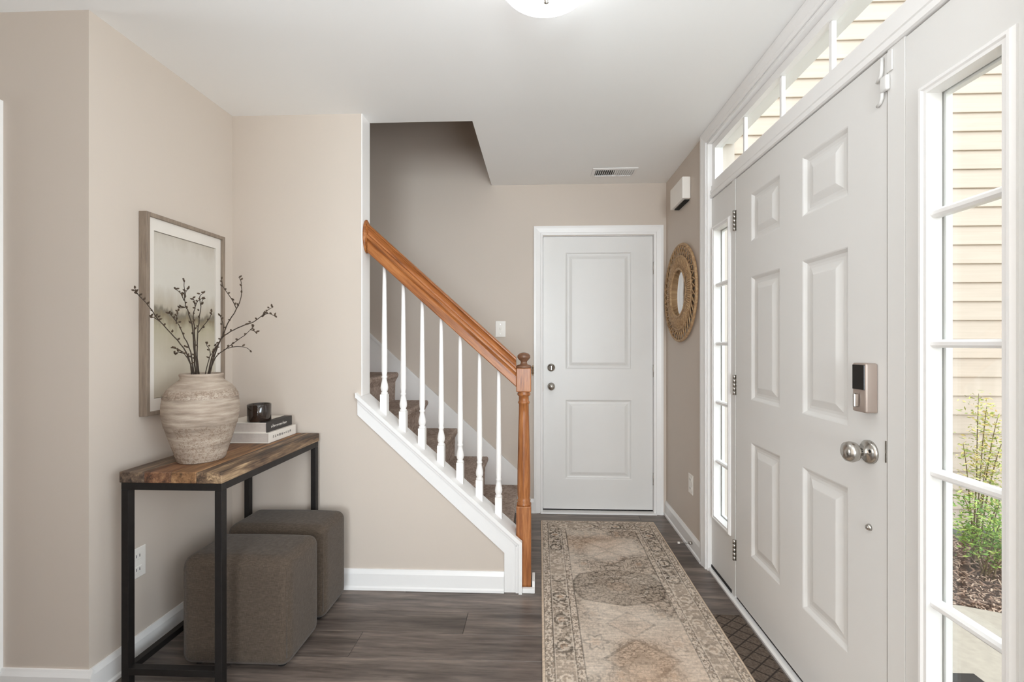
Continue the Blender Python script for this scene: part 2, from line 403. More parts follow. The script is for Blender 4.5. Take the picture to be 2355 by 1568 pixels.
# ceiling with the stairwell opening
MB().prism([(XF, YR), (XR + .15, YR), (XR + .15, YB), (-.355, YB), (-.355, YS2), (XF, YS2)], ZC, ZC + .25, 'z').build('ceiling', M['ceil'], label='flat white ceiling notched by the open stairwell', cat='ceiling', kind=ST)
# walls
MB().box(XL - .12, XL, YN, YS, 0, ZC).build('wall_left', M['wall'], label='greige wall behind the console table and framed print', cat='wall', kind=ST)
holed_wall('y', YN, YN + .12, [XF, XL - .12], [0, ZC], [(-2.864, -1.984, 0, 2.056)]).build('wall_near_left', M['wall'], label='greige wall return facing the camera at far left', cat='wall', kind=ST)
MB().prism([(XL - .12, 0), (-.125, 0), (-.125, .275), (-.915, .972), (-.915, ZC), (XL - .12, ZC)], YS, YS2, 'y').build('wall_stair', M['wall'], label='greige wall along the stairs, stepping down to a sloped knee wall', cat='wall', kind=ST)
holed_wall('y', YB, YB + .12, [-3.1, XR + .15], [0, 5.0], [(.02, .852, 0, 2.058)]).build('wall_back', M['wall'], label='greige back wall holding the white two-panel door', cat='wall', kind=ST)
DY0, DY1, DZ1 = .845, 2.460, 2.375
holed_wall('x', XR, XR + .15, [YR, YB], [0, ZC], [(DY0, DY1, 0, DZ1), (-.95, .45, .6, 2.12)]).build('wall_right', M['wall'], label='greige front wall around the entry door and woven mirror', cat='wall', kind=ST)
holed_wall('y', YR - .12, YR, [XP - .12, XR + .15], [0, ZC], [(-.8, .84, .3, 2.3)]).build('wall_rear', M['wall'], label='greige rear wall with an added tall window opening, behind the photographer', cat='wall', kind=ST)
holed_wall('x', XF - .12, XF, [YP - .12, YN + .12], [0, ZC], [(.38, 1.42, .55, 2.15)]).build('wall_far_left', M['wall'], label='greige end wall of the added side passage', cat='wall', kind=ST)  # passage added out of view to carry the side fill light
MB().prism([(XP - .12, YR), (XP, YR), (XP, YP), (XF, YP), (XF, YP - .12), (XP - .12, YP - .12)], 0, ZC, 'z').build('wall_added_partition', M['wall'], label='added unseen greige partition corner shading the near left wall from the rear', cat='wall', kind=ST)  # added unseen wall, keeps rear light off the near left wall
# stairwell shaft above
MB().box(-3.1, -.355, YS2 - .12, YS2, ZC + .25, 5.0).build('wall_upper_near', M['wall'], label='greige upper stairwell wall over the knee wall', cat='wall', kind=ST)
MB().box(-.355, -.235, YS2 - .12, YB, ZC + .25, 5.0).build('wall_upper_right', M['wall'], label='greige upper stairwell wall above the hall ceiling', cat='wall', kind=ST)
MB().box(-3.22, -3.1, YS2 - .12, YB + .12, 0, 5.0).build('wall_upper_left', M['wall'], label='greige end wall at the head of the stairs', cat='wall', kind=ST)
MB().box(-3.22, -.235, YS2 - .12, YB + .12, 5.0, 5.1).build('ceiling_upper', M['ceil'], label='white ceiling over the stairwell', cat='ceiling', kind=ST)
# plain fixed windows, unseen, added to bring in light from behind
def back_window(name, plane, t, u0, u1, z0, z1, n, label):
    e = empty(name, (t if plane == 'x' else (u0 + u1) / 2, t if plane == 'y' else (u0 + u1) / 2, z0), label, 'window', kind=ST)
    P = (lambda b, a0, a1, c0, c1, th, d: b.box(-th, th, a0, a1, c0, c1)) if plane == 'x' else (lambda b, a0, a1, c0, c1, th, d: b.box(a0, a1, -th, th, c0, c1))
    hw = (u1 - u0) / 2; h = z1 - z0; fb = MB()
    P(fb, -hw, hw, 0, .05, .03, 0); P(fb, -hw, hw, h - .05, h, .03, 0); P(fb, -hw, -hw + .05, .05, h - .05, .03, 0); P(fb, hw - .05, hw, .05, h - .05, .03, 0)
    fb.build('window_frame', M['white'], e)
    wd = (2 * hw - .1) / n
    for i in range(1, n):
        q = MB(); P(q, -hw + .05 + i * wd - .02, -hw + .05 + i * wd + .02, .05, h - .05, .025, 0); q.build('mullion', M['white'], e)
    for i in range(n):
        q = MB(); P(q, -hw + .05 + i * wd + (.02 if i else 0), -hw + .05 + (i + 1) * wd - (.02 if i < n - 1 else 0), .05, h - .05, .003, 0); q.build('pane', M['glass'], e)
back_window('window_added_4', 'y', YR - .06, -.8, .84, .3, 2.3, 2, 'added tall white-framed window at the unseen rear end of the hall')
back_window('window_added_5', 'x', XR + .075, -.95, .45, .6, 2.12, 2, 'added white-framed front window beside the entry, out of view')

back_window('window_added_6', 'x', XF - .06, .38, 1.42, .55, 2.15, 2, 'added white-framed window at the end of the added side passage, out of view')

# baseboards (profiled: tall flat with eased top and a shoe)
def base_prof(t=.013, h=.102):
    return [(0, 0), (.02, 0), (.019, .012), (t, .018), (t, h - .022), (t * .62, h - .008), (t * .45, h), (0, h)]
def baseboard(name, axis, wall, sgn, a, b, label):
    q = MB()
    q.prism([(wall + sgn * d, z) for d, z in base_prof()], a, b, axis)
    return q.build(name, M['white'], label=label, cat='baseboard', kind=ST)
baseboard('baseboard_left', 'y', XL, 1, YN - .0, YS - .021, 'white baseboard under the console table')
MB().prism([(YN - d, z) for d, z in base_prof()], -1.911, XL + .02, 'x').build('baseboard_near_left', M['white'], label='white baseboard at the lower left corner of the wall return', cat='baseboard', kind=ST)
MB().prism([(YS - d, z) for d, z in base_prof()], XL + .001, -.177, 'x').build('baseboard_stair', M['white'], label='white baseboard along the foot of the knee wall', cat='baseboard', kind=ST)
baseboard('baseboard_right', 'y', XR, -1, 2.518, YB - .0, 'white baseboard under the woven mirror')
MB().prism([(YB - d, z) for d, z in base_prof()], -.15, -.034, 'x').build('baseboard_back', M['white'], label='short white baseboard between stairs and back door', cat='baseboard', kind=ST)

# casing helper (mitred, stepped profile)
def casing(u0, u1, zt, width, P, depth=.018, sill=False):
    """P(u, z, d) -> world. d = out of the wall. returns MB"""
    q = MB(); prof = [(0, 0), (0, depth * .55), (width * .2, depth * .75), (width * .3, depth * .6), (width * .75, depth), (width, depth), (width, 0)]
    path = lambda o: [(u0 - o, 0), (u0 - o, zt + o), (u1 + o, zt + o), (u1 + o, 0)]
    vs = []
    for (o, d) in prof:
        for (u, z) in path(o): vs.append(P(u, z, d))
    fs = []
    n = len(prof)
    for i in range(n):
        j = (i + 1) % n
        for k in range(3): fs.append((i * 4 + k, i * 4 + k + 1, j * 4 + k + 1, j * 4 + k))
    fs.append(tuple(i * 4 for i in range(n))); fs.append(tuple(i * 4 + 3 for i in range(n)))
    return q.add(vs, fs)

# panelled leaf: local u (width), z (height), d (towards the viewer)
def leaf(Wd, H, T, panels, P):
    us = sorted({0, Wd} | {x for pn in panels for x in pn[:2]}); zs = sorted({0, H} | {x for pn in panels for x in pn[2:]})
    V = []; Fs = []; idx = {}
    def g(u, z, d):
        k = (u, z, d)
        if k not in idx: idx[k] = len(V); V.append(P(u, z, d))
        return idx[k]
    for i in range(len(us) - 1):
        for j in range(len(zs) - 1):
            cu, cz = (us[i] + us[i + 1]) / 2, (zs[j] + zs[j + 1]) / 2
            if any(pn[0] < cu < pn[1] and pn[2] < cz < pn[3] for pn in panels): continue
            Fs.append((g(us[i], zs[j], 0), g(us[i + 1], zs[j], 0), g(us[i + 1], zs[j + 1], 0), g(us[i], zs[j + 1], 0)))
    for a, b in (((0, 0), (Wd, 0)), ((Wd, 0), (Wd, H)), ((Wd, H), (0, H)), ((0, H), (0, 0))):
        Fs.append((g(*a, 0), g(*b, 0), g(*b, -T), g(*a, -T)))
    Fs.append((g(0, 0, -T), g(Wd, 0, -T), g(Wd, H, -T), g(0, H, -T)))
    return MB().add(V, Fs)
def field(pn, P, rings):
    u0, u1, z0, z1 = pn; V = []; Fs = []
    for (o, d) in rings: V += [P(u0 + o, z0 + o, d), P(u1 - o, z0 + o, d), P(u1 - o, z1 - o, d), P(u0 + o, z1 - o, d)]
    for i in range(len(rings) - 1):
        for k in range(4): Fs.append((i * 4 + k, i * 4 + (k + 1) % 4, (i + 1) * 4 + (k + 1) % 4, (i + 1) * 4 + k))
    n = len(rings) - 1; Fs.append((n * 4, n * 4 + 1, n * 4 + 2, n * 4 + 3))
    return MB().add(V, Fs)
RINGS = [(0, 0), (.004, -.001), (.012, -.009), (.02, -.011), (.03, -.010), (.05, -.002), (.053, -.0015)]

# ------------------------------------------------------------------ back door (two panels)
e = empty('door_1', (.436, YB + .03, 0), 'white two-panel door in the back wall with nickel knob', 'door', kind=ST)
BW, BH = .812, 2.03
Pb = lambda u, z, d: (u - BW / 2, -d - .012, z + .024)
pans = [(.165, BW - .155, 1.04, 1.915), (.165, BW - .155, .222, .815)]
lf = leaf(BW, BH, .035, pans, Pb).build('door_leaf', M['door'], e)
for pn in pans: field(pn, Pb, RINGS).build('door_panel', M['door'], lf)
q = MB(); q.box(-BW / 2 - .002, BW / 2 + .002, -.008, .018, .013, .0235); q.build('door_sweep', M['rubber'], e)
MB().box(-BW / 2 - .02, BW / 2 + .02, -.06, .05, 0, .012, .003).build('threshold', M['white'], e)
kx = .09 - .436
kn = MB().lathe([(.028, 0), (.028, .004), (.02, .009), (.009, .012), (.009, .03), (.016, .034), (.025, .045), (.026, .055), (.02, .064), (.0, .067)], 24, axis='y')
for i in range(len(kn.v)): kn.v[i] = (kn.v[i][0] + kx, -kn.v[i][1] - .012, kn.v[i][2] + .938)
kn.build('knob', M['nickel'], e, label='round satin nickel knob')
kn = MB().lathe([(.03, 0), (.03, .006), (.024, .014), (.012, .016), (.012, .02), (.0, .021)], 24, axis='y')
for i in range(len(kn.v)): kn.v[i] = (kn.v[i][0] + kx, -kn.v[i][1] - .012, kn.v[i][2] + 1.078)
dbt = kn.build('deadbolt', M['nickel'], e, label='round satin nickel deadbolt')
MB().box(kx - .004, kx + .004, -.052, -.034, 1.062, 1.094, .002).build('thumb_turn', M['nickel'], dbt)
for hz in (1.815, 1.055, .255):
    MB().lathe([(.0055, 0), (.0055, .09)], 10, (BW / 2 + .004, -.016, hz - .045)).build('hinge', M['nickel'], e)
MB().box(-BW / 2 - .0035, -BW / 2 - .0005, -.012, -.008, .90, .97).build('strike_plate', M['brass'], e)
tr2 = empty('trim_2', (.436, YB, 0), 'white casing around the two-panel back door', 'trim', kind=ST)
casing(-.409, .409, 2.061, .066, lambda u, z, d: (u, -d, z)).build('casing', M['white'], tr2)
jb = MB().prism([(-.4155, 0), (-.4155, 2.0575), (.4155, 2.0575), (.4155, 0), (.4085, 0), (.4085, 2.0555), (-.4085, 2.0555), (-.4085, 0)], .001, .118, 'y')
jb.build('jamb', M['white'], tr2)
MB().prism([(-.4083, 0), (-.4083, 2.0553), (.4083, 2.0553), (.4083, 0), (.392, 0), (.392, 2.040), (-.392, 2.040), (-.392, 0)], .056, .072, 'y').build('door_stop_bead', M['white'], tr2)

# ------------------------------------------------------------------ left cased doorway at the picture's edge
tr1 = empty('trim_1', (-2.424, YN, 0), 'white door casing cut by the left edge of the picture', 'trim', kind=ST)
casing(-.445, .445, 2.058, .066, lambda u, z, d: (u, -d, z)).build('casing', M['white'], tr1)
e = empty('door_3', (-2.424, YN + .03, 0), 'white closed door in the wall return at far left', 'door', kind=ST)
Pl = lambda u, z, d: (u - .416, -d, z + .012)
pl = [(.16, .672, 1.04, 1.92), (.16, .672, .22, .82)]
lf = leaf(.832, 2.04, .035, pl, Pl).build('door_leaf', M['door'], e)
for pn in pl: field(pn, Pl, RINGS).build('door_panel', M['door'], lf)

# ------------------------------------------------------------------ entry door unit
XD = .955
# frame: casing + jambs + transom bar + mullions
fr_ = empty('trim_3', (XR, 1.65, 0), 'white casing and frame joining entry door, sidelights and transom', 'trim', kind=ST)
def loc(b):   # world coordinates -> local of trim_3
    b.v = [(x - XR, y - 1.65, z) for x, y, z in b.v]; return b
loc(casing(DY0, DY1, DZ1, .064, lambda u, z, d: (XR - d, u, z), .017)).build('casing', M['white'], fr_)
for (y0, y1, nm) in ((2.447, DY1 - .0005, 'jamb'), (DY0 + .0005, .858, 'jamb')):
    loc(MB().box(.932, 1.006, y0, y1, .0, DZ1 - .001)).build(nm, M['white'], fr_)
loc(MB().box(.932, 1.075, .858, 2.447, DZ1 - .014, DZ1 - .001)).build('head_jamb', M['white'], fr_)
for y0, y1 in ((2.153, 2.192), (1.172, 1.229)):
    loc(MB().box(.9535, 1.03, y0, y1, .0215, 2.0595, .001)).build('mullion_post', M['door'], fr_)
tb = MB().prism([(.950, 2.060), (.944, 2.063), (.944, 2.078), (.950, 2.081), (.950, 2.086), (.946, 2.089), (.946, 2.102), (.952, 2.106), (.952, 2.128), (1.04, 2.128), (1.04, 2.060)], .8585, 2.4465, 'y')
loc(tb).build('transom_bar', M['white'], fr_)
loc(MB().prism([(.938, 0), (.936, .012), (.944, .019), (1.06, .021), (1.06, 0)], .8585, 2.4465, 'y')).build('threshold', M['white'], fr_)

# entry door leaf, six panels
DL0, DL1 = 1.233, 2.149
e = empty('door_2', (XD, DL0, .024), 'white six-panel entry door with electronic lock', 'door', kind=ST)
EW, EH = DL1 - DL0, 2.032
Pe = lambda u, z, d: (-d, u, z)
c0, c1, c2, c3 = .150, .384, .532, .766
z_ = lambda a: a - .024
pans = [(a, b, z_(p0), z_(p1)) for (p0, p1) in ((1.716, 1.932), (1.003, 1.558), (.298, .812)) for (a, b) in ((c0, c1), (c2, c3))]
lf = leaf(EW, EH - .010, .042, [(a, b, c - .010, d - .010) for a, b, c, d in pans], lambda u, z, d: (-d, u, z + .010)).build('door_leaf', M['door'], e)
ER = [(0, 0), (.004, -.0015), (.014, -.010), (.024, -.012), (.034, -.011), (.058, -.002), (.061, -.0015)]
for pn in pans: field(pn, Pe, ER).build('door_panel', M['door'], lf)
MB().box(.004, .036, .002, EW - .002, -.0020, .0095).build('door_sweep', M['rubber'], e)
for (a_, b_, c_, d_) in ((-.0032, -.0004, 0, EH), (EW + .0004, EW + .0034, 0, EH), (0, EW, EH + .0004, EH + .0034)):
    MB().box(.010, .036, a_, b_, c_, d_).build('weatherstrip', M['rubber'], e)
def hinge(z0, z1):
    q = MB(); q.box(-.0016, .0, EW - .006, EW + .004 - .001, z0, z1)
    for i in range(5):
        a = z0 + (z1 - z0) * i / 5; b = z0 + (z1 - z0) * (i + .92) / 5
        q.lathe([(.0075, a), (.0075, b)], 10, (-.0075, EW + .0035, 0))
    return q
for a, b in ((1.805, 1.905), (1.008, 1.106), (.205, .305)): hinge(a - .024, b - .024).build('hinge', M['nickel'], e)
# electronic deadbolt
lk = MB().box(-.034, .0, .030, .084, 1.036, 1.177, .005, True).build('electronic_lock', M['lockside'], e, label='nickel electronic deadbolt with black window')
MB().box(-.0365, -.0335, .034, .080, 1.101, 1.172, .001).build('battery_cover', M['blackgloss'], lk, label='glossy black upper cover')
MB().lathe([(.019, 0), (.0185, .004), (.0, .005)], 24, (-.0335, .057, 1.069), axis='x').build('turn_disc', M['nickel'], lk)
q = MB().box(-.050, -.036, .053, .061, 1.050, 1.090, .003); q.build('thumb_turn', M['nickel'], lk)
# knob
def lat(prof, y, z, m, nm, par, lab=None):
    q = MB().lathe(prof, 28, (0, 0, 0), axis='x'); q.v = [(-a, b + y, c + z) for a, b, c in q.v]
    return q.build(nm, m, par, label=lab)
ky, kz = .062, .920
kb = lat([(.034, 0), (.034, .005), (.028, .011), (.012, .013), (.011, .030), (.016, .034), (.027, .042), (.030, .054), (.027, .065), (.017, .072), (.0, .074)], ky, kz, M['nickel'], 'knob', e, 'round satin nickel knob with keyhole rose')
lat([(.0045, .0105), (.0045, .013), (0, .013)], ky - .017, kz + .006, M['dark'], 'keyhole', kb)
lat([(.010, 0), (.009, .004), (.006, .009), (.0, .010)], ky, .702, M['nickel'], 'peg', e, 'small nickel peg')
MB().box(-.002, .0, .0005, .004, .905, .965).build('latch_plate', M['nickel'], e)
# swing-bar door guard, painted over white
gd = empty('swing_bar_guard', (.9535, 1.231, 1.93), 'white swing-bar guard at the top corner of the entry door', 'door guard')
MB().box(-.004, -.0003, -.022, -.004, .066, .122, .0015).build('plate', M['door'], gd)
MB().tube([(-.004, .012, .118), (-.005, .012, .080), (-.005, .014, .070), (-.004, .030, .058)], .0042, 8).build('arm', M['door'], gd)
MB().box(-.012, -.0003, -.014, .012, .018, .060, .005, True).build('barrel', M['door'], gd)
MB().tube([(-.006, .008, .020), (-.006, .010, .006), (-.004, .016, -.002), (-.003, .030, -.008)], .0042, 8).build('hook', M['door'], gd)

# sidelights
def sidelight(name, y0, y1, f0, f1, label):
    e = empty(name, (XD, y0, .022), label, 'sidelight', kind=ST)
    L = lambda b: (setattr(b, 'v', [(x - XD, y - y0, z - .022) for x, y, z in b.v]), b)[1]
    zb, zt = .300, 1.895
    o = .018
    # leaf with the lite opening
    b = holed_wall('x', XD, 1.0, [y0 + .001, y1 - .001], [.036, 2.055], [(f0 + o, f1 - o, zb + o, zt - o)])
    L(b).build('sidelight_panel', M['door'], e)
    # raised glazing frame, stepped, room side
    prof = [(0, 0), (0, .005), (.006, .012), (.012, .012), (.016, .008), (.024, .008), (.024, -.030), (.0235, -.030)]
    V = []; Fs = []
    for (ins, d) in prof:
        V += [(XD - d, f0 + ins, zb + ins), (XD - d, f1 - ins, zb + ins), (XD - d, f1 - ins, zt - ins), (XD - d, f0 + ins, zt - ins)]
    for i in range(len(prof) - 1):
        for k in range(4): Fs.append((i * 4 + k, i * 4 + (k + 1) % 4, (i + 1) * 4 + (k + 1) % 4, (i + 1) * 4 + k))
    gf = L(MB().add(V, Fs)).build('glazing_frame', M['white'], e)
    g0, g1, h0, h1 = f0 + .024, f1 - .024, zb + .024, zt - .024
    cuts = [.620, .940, 1.257, 1.575]
    for z in cuts:
        L(MB().prism([(.957, z - .004), (.957, z + .004), (.963, z + .010), (.983, z + .010), (.983, z - .010), (.963, z - .010)], g0 + .0005, g1 - .0005, 'y')).build('muntin', M['white'], e)
    zs = [h0] + cuts + [h1]
    for i in range(5):
        L(MB().box(.984, .988, g0 - .004, g1 + .004, zs[i] + (.0 if i else -.003), zs[i + 1])).build('pane', M['glass'], e)
    L(MB().box(.952, 1.0, y0 + .001, y1 - .001, .022, .035)).build('door_sweep', M['rubber'], e)
    # outer glazing stop
    V = []; Fs = []
    for (ins, xx) in ((.018, .989), (.030, .989), (.030, 1.004), (.014, 1.004)):
        V += [(xx, f0 + ins, zb + ins), (xx, f1 - ins, zb + ins), (xx, f1 - ins, zt - ins), (xx, f0 + ins, zt - ins)]
    for i in range(3):
        for k in range(4): Fs.append((i * 4 + k, i * 4 + (k + 1) % 4, (i + 1) * 4 + (k + 1) % 4, (i + 1) * 4 + k))
    L(MB().add(V, Fs)).build('glazing_stop', M['white'], e)
sidelight('window_1', 2.192, 2.447, 2.204, 2.424, 'narrow sidelight on the far side of the entry door, by the mirror')
sidelight('window_2', .858, 1.172, .904, 1.126, 'tall sidelight on the near side of the entry door, showing siding and shrub')
# transom
e = empty('window_3', (XD, .858, 2.128), 'long divided transom window above the entry door', 'window', kind=ST)
L = lambda b: (setattr(b, 'v', [(x - XD, y - .858, z - 2.128) for x, y, z in b.v]), b)[1]
T0, T1, TZ0, TZ1 = .895, 2.408, 2.152, 2.325
L(holed_wall('x', .957, 1.0, [.859, 2.446], [2.129, DZ1 - .0145], [(T0, T1, TZ0, TZ1)])).build('transom_frame', M['white'], e)
cuts = [T0 + .3026 * i for i in range(6)]
for y in (1.176, 1.482, 1.780, 2.094):
    L(MB().box(.966, .982, y - .008, y + .008, TZ0 + .0005, TZ1 - .0005, .002)).build('muntin', M['white'], e)
ys = [T0, 1.176, 1.482, 1.780, 2.094, T1]
for i in range(5): L(MB().box(.983, .987, ys[i] + .0005, ys[i + 1] - .0005, TZ0 + .0005, TZ1 - .0005)).build('pane', M['glass'], e)

# ================================================================== stairs
RISE, RUN, N1 = .2085, .2255, -.152
e = empty('staircase', (N1, YS2, 0), 'taupe carpeted stairs rising left behind the white balusters', 'staircase')
for n in range(1, 13):
    zt = n * RISE; xn = -(n - 1) * RUN
    prof = [(xn - RUN - .03, zt), (xn - .012, zt), (xn - .004, zt - .005), (xn, zt - .016), (xn - .002, zt - .03), (xn - .012, zt - .046), (xn - .024, zt - .07), (xn - .028, zt - RISE - .001), (xn - RUN - .03, zt - RISE - .001)]
    MB().prism(prof, .002, YB - YS2 - .016, 'y', False).build('step', M['carpet'], e)
# wall-side skirt
sl = RISE / RUN
sk = MB()
topz = lambda x: .319 - (x + .162) * .914
pts = [(-2.7, topz(-2.7)), (-.15, topz(-.15)), (-.15, .06), (-.15, 0), (-2.7, 0)]
sk.prism([(x - N1, z) for x, z in pts], YB - YS2 - .0155, YB - YS2 - .001, 'y').build('skirt_board', M['white'], e)
MB().prism([(x - N1, z) for x, z in [(-2.7, topz(-2.7) - .022), (-.15, topz(-.15) - .022), (-.15, topz(-.15) + .004), (-2.7, topz(-2.7) + .004)]], YB - YS2 - .021, YB - YS2 - .0157, 'y').build('skirt_moulding', M['white'], e)

# knee wall trim: sloped cap, apron, end boards
e = empty('trim_4', (-.125, YS, 0), 'white sloped cap and apron boards on the knee wall', 'trim', kind=ST)
L = lambda b: (setattr(b, 'v', [(x + .125, y - YS, z) for x, y, z in b.v]), b)[1]
ct = lambda x: 1.003 - (x + .931) * .8815
L(MB().prism([(-.935, ct(-.935)), (-.119, ct(-.119)), (-.119, ct(-.119) - .0235), (-.935, ct(-.935) - .0235)], YS - .028, YS2 + .018, 'y')).build('cap', M['white'], e)
L(MB().prism([(-.119, ct(-.119)), (-.086, ct(-.086)), (-.086, 0), (-.103, 0), (-.103, ct(-.103) - .022), (-.119, ct(-.119) - .0235)], YS - .028, YS - .002, 'y')).build('end_cap', M['white'], e)
L(MB().prism([(-.931, ct(-.931) - .024), (-.931, .892), (-.176, .199), (-.176, 0), (-.1035, 0), (-.1035, ct(-.1035) - .024)], YS - .010, YS - .0005, 'y')).build('apron', M['white'], e)
L(MB().prism([(-.925, ct(-.925) - .025), (-.105, ct(-.105) - .025), (-.105, ct(-.105) - .043), (-.925, ct(-.925) - .043)], YS - .017, YS - .0105, 'y')).build('moulding', M['white'], e)
L(MB().box(-.118, -.1035, YS - .016, YS - .0105, .0, ct(-.118) - .05)).build('moulding', M['white'], e)
L(MB().box(-.914, -.9085, YS - .001, YS2 + .001, ct(-.914) + .002, ZC - .001)).build('wall_end_board', M['railwhite'], e)
L(MB().box(-.085, -.022, YS - .016, YS + .002, 0, .024, .002).box(-.036, -.022, YS + .0025, YS + .09, 0, .052, .002)).build('shoe_block', M['white'], e)

# railing
YRAIL = 2.252
e = empty('stair_railing', (-.079, YRAIL, 0), 'honey oak handrail and newel with white turned balusters', 'stair railing')
rz = lambda x: 1.793 - .9 * (x + .876)          # rail centre line height
d = Vector((1, 0, -.9)).normalized(); nrm = Vector((.9, 0, 1)).normalized()
prof = [(-.027, -.056), (-.030, -.052), (-.030, -.016), (-.026, -.011), (-.031, -.006), (-.0365, .0), (-.0365, .006), (-.033, .011), (-.019, .015), (-.0175, .022), (-.020, .034), (-.027, .043), (-.034, .047), (-.034, .052), (-.026, .056)]
prof = prof + [(-a, b) for a, b in reversed(prof)]
A = Vector((-.9055, 0, rz(-.9055))); B = Vector((-.116, 0, rz(-.116)))
V = []
for Pn, xq in ((A, -.8905), (B, -.118)):
    for a, b in prof:
        # cut vertical at both ends
        q = Matrix.Rotation(-math.atan(.9), 3, 'Y') @ Vector((xq + .079, 0, rz(xq) + b / nrm.z)); V.append((q.x, a, q.z))
n = len(prof)
MB().add(V, [tuple(range(n)), tuple(range(2 * n - 1, n - 1, -1))] + [(i, (i + 1) % n, (i + 1) % n + n, i + n) for i in range(n)]).build('handrail', M['oak'], e).rotation_euler = (0, math.atan(.9), 0)
q = MB().lathe([(.0, .0), (.047, 0), (.047, .006), (.043, .010), (.040, .011), (.036, .0165), (.0, .0168)], 36, axis='x')
q.v = [(x - .9078 + .079, y * 1.0, z * 1.86 + rz(-.9) + .004) for x, y, z in q.v]; q.build('rosette', M['oak'], e)
# newel
q = MB(); hw = .038
MBK = MB().box(-hw, hw, -hw, hw, 1.010, 1.132, .004)
q.box(-hw, hw, -hw, hw, .0, .425, .004)
nw = q.build('newel_post', M['oakv'], e)
MBK.build('newel_block', M['oakv'], nw)
sp = [(.036, .424), (.037, .432), (.032, .440), (.035, .448), (.030, .456), (.0325, .47), (.034, .52), (.033, .62), (.030, .76), (.0265, .90), (.026, .945), (.030, .949), (.030, .957), (.026, .961), (.026, .985), (.033, .99), (.035, .998), (.030, 1.004), (.036, 1.0105)]
MB().lathe(sp, 32).build('turned_shaft', M['oakv'], nw)
MB().lathe([(.040, 1.131), (.041, 1.139), (.036, 1.145), (.020, 1.150), (.016, 1.158), (.017, 1.166), (.028, 1.176), (.034, 1.186), (.033, 1.196), (.024, 1.206), (.010, 1.211), (0, 1.212)], 32).build('finial', M['oakdark'], nw, label='rounded mushroom finial')
# balusters
bx = [-.811, -.711, -.611, -.511, -.411, -.310, -.210]
for x in bx:
    zb = ct(x); zt = rz(x) - .056 / nrm.z - .001; h = zt - zb; s_ = .0175
    q = MB()
    bot = zb - .0
    V = [(sx * s_, sy * s_, zz) for zz in (0, .095) for sx, sy in ((-1, -1), (1, -1), (1, 1), (-1, 1))]
    for i in range(4): V[i] = (V[i][0], V[i][1], -V[i][0] * .8815)
    q.add(V, [(0, 1, 2, 3), (4, 5, 6, 7), (0, 1, 5, 4), (1, 2, 6, 5), (2, 3, 7, 6), (3, 0, 4, 7)])
    tb_ = [(.0165, .0945), (.0185, .102), (.013, .108), (.0175, .116), (.0195, .128), (.018, .142), (.0125, .168), (.0115, .178), (.0145, .182), (.0145, .188), (.0115, .192), (.0145, .215), (.0145, .3), (.0105, h - .12), (.009, h)]
    q.lathe(tb_, 16); q.build('baluster', M['railwhite'], e, (x + .079, 0, zb))
# little gate catch by the newel, on the door casing side
g = empty('gate_catch', (-.0415, 3.24, 1.02), 'small dark brass gate catch on the wall beside the back door casing', 'catch')
q = MB(); q.box(-.010, .0, -.006, -.0005, 0, .075, .002); q.build('plate', M['brass'], g)
q = MB(); q.lathe([(.006, .012), (.009, .018), (.006, .03), (.0095, .04), (.006, .052), (.008, .062)], 12, (-.006, -.014, 0)); q.build('eye', M['brass'], g)

# ================================================================== wall and ceiling fittings
def outlet(name, loc_, face, label):
    e = empty(name, loc_, label, 'outlet')
    def P(b):   # local plate built facing +x
        b.v = [(x * face, y, z) for x, y, z in b.v]; return b
    P(MB().box(0.0005, .006, -.037, .037, -.06, .06, .003)).build('plate', M['plastic'], e)
    for z in (-.027, .027):
        s = P(MB().box(.0055, .0085, -.017, .017, z - .014, z + .014, .002)).build('socket', M['plastic'], e)
        for y in (-.007, .007): P(MB().box(.0083, .0088, y - .0012, y + .0012, z - .004, z + .007)).build('slot', M['dark'], s)
outlet('wall_outlet', (XL, 1.662, .388), 1, 'white duplex outlet low on the wall under the console table')
outlet('wall_outlet', (XR, 2.71, .395), -1, 'white duplex outlet low on the wall below the woven mirror')
e = empty('light_switch', (-.288, YB, 1.366), 'white toggle light switch on the wall left of the back door', 'switch')
MB().box(-.038, .038, -.006, -.0005, -.06, .06, .003).build('plate', M['plastic'], e)
q = MB().box(-.005, .005, -.016, -.0055, -.006, .012, .002); q.build('toggle', M['plastic'], e)
for z in (-.035, .035): MB().lathe([(.003, -.0068), (.003, -.0058)], 10, (0, 0, z), axis='y').build('screw', M['nickel'], e)
# chime box
e = empty('door_chime', (XR, 2.845, 2.22), 'white door chime box high on the wall above the mirror', 'door chime')
MB().box(-.052, -.0005, -.125, .125, -.065, .07, .006).build('cover', M['plastic'], e)
MB().box(-.030, -.0005, -.10, .10, -.072, -.0655).build('sound_slot', M['dark'], e)
# spring door stop
e = empty('door_stop', (XR - .0205, 2.66, .055), 'small spring door stop on the baseboard by the sidelight', 'door stop')
q = MB(); q.tube([(-.012 - .0008 * i, .0048 * math.cos(i * .8), .0048 * math.sin(i * .8)) for i in range(70)], .0011, 5); q.build('spring', M['nickel'], e)
MB().lathe([(.009, -.012), (.009, .007), (.0, .0071)], 14, axis='x').build('base', M['nickel'], e)
MB().lathe([(.0065, -.078), (.0065, -.067), (.004, -.066)], 14, axis='x').build('tip', M['plastic'], e)
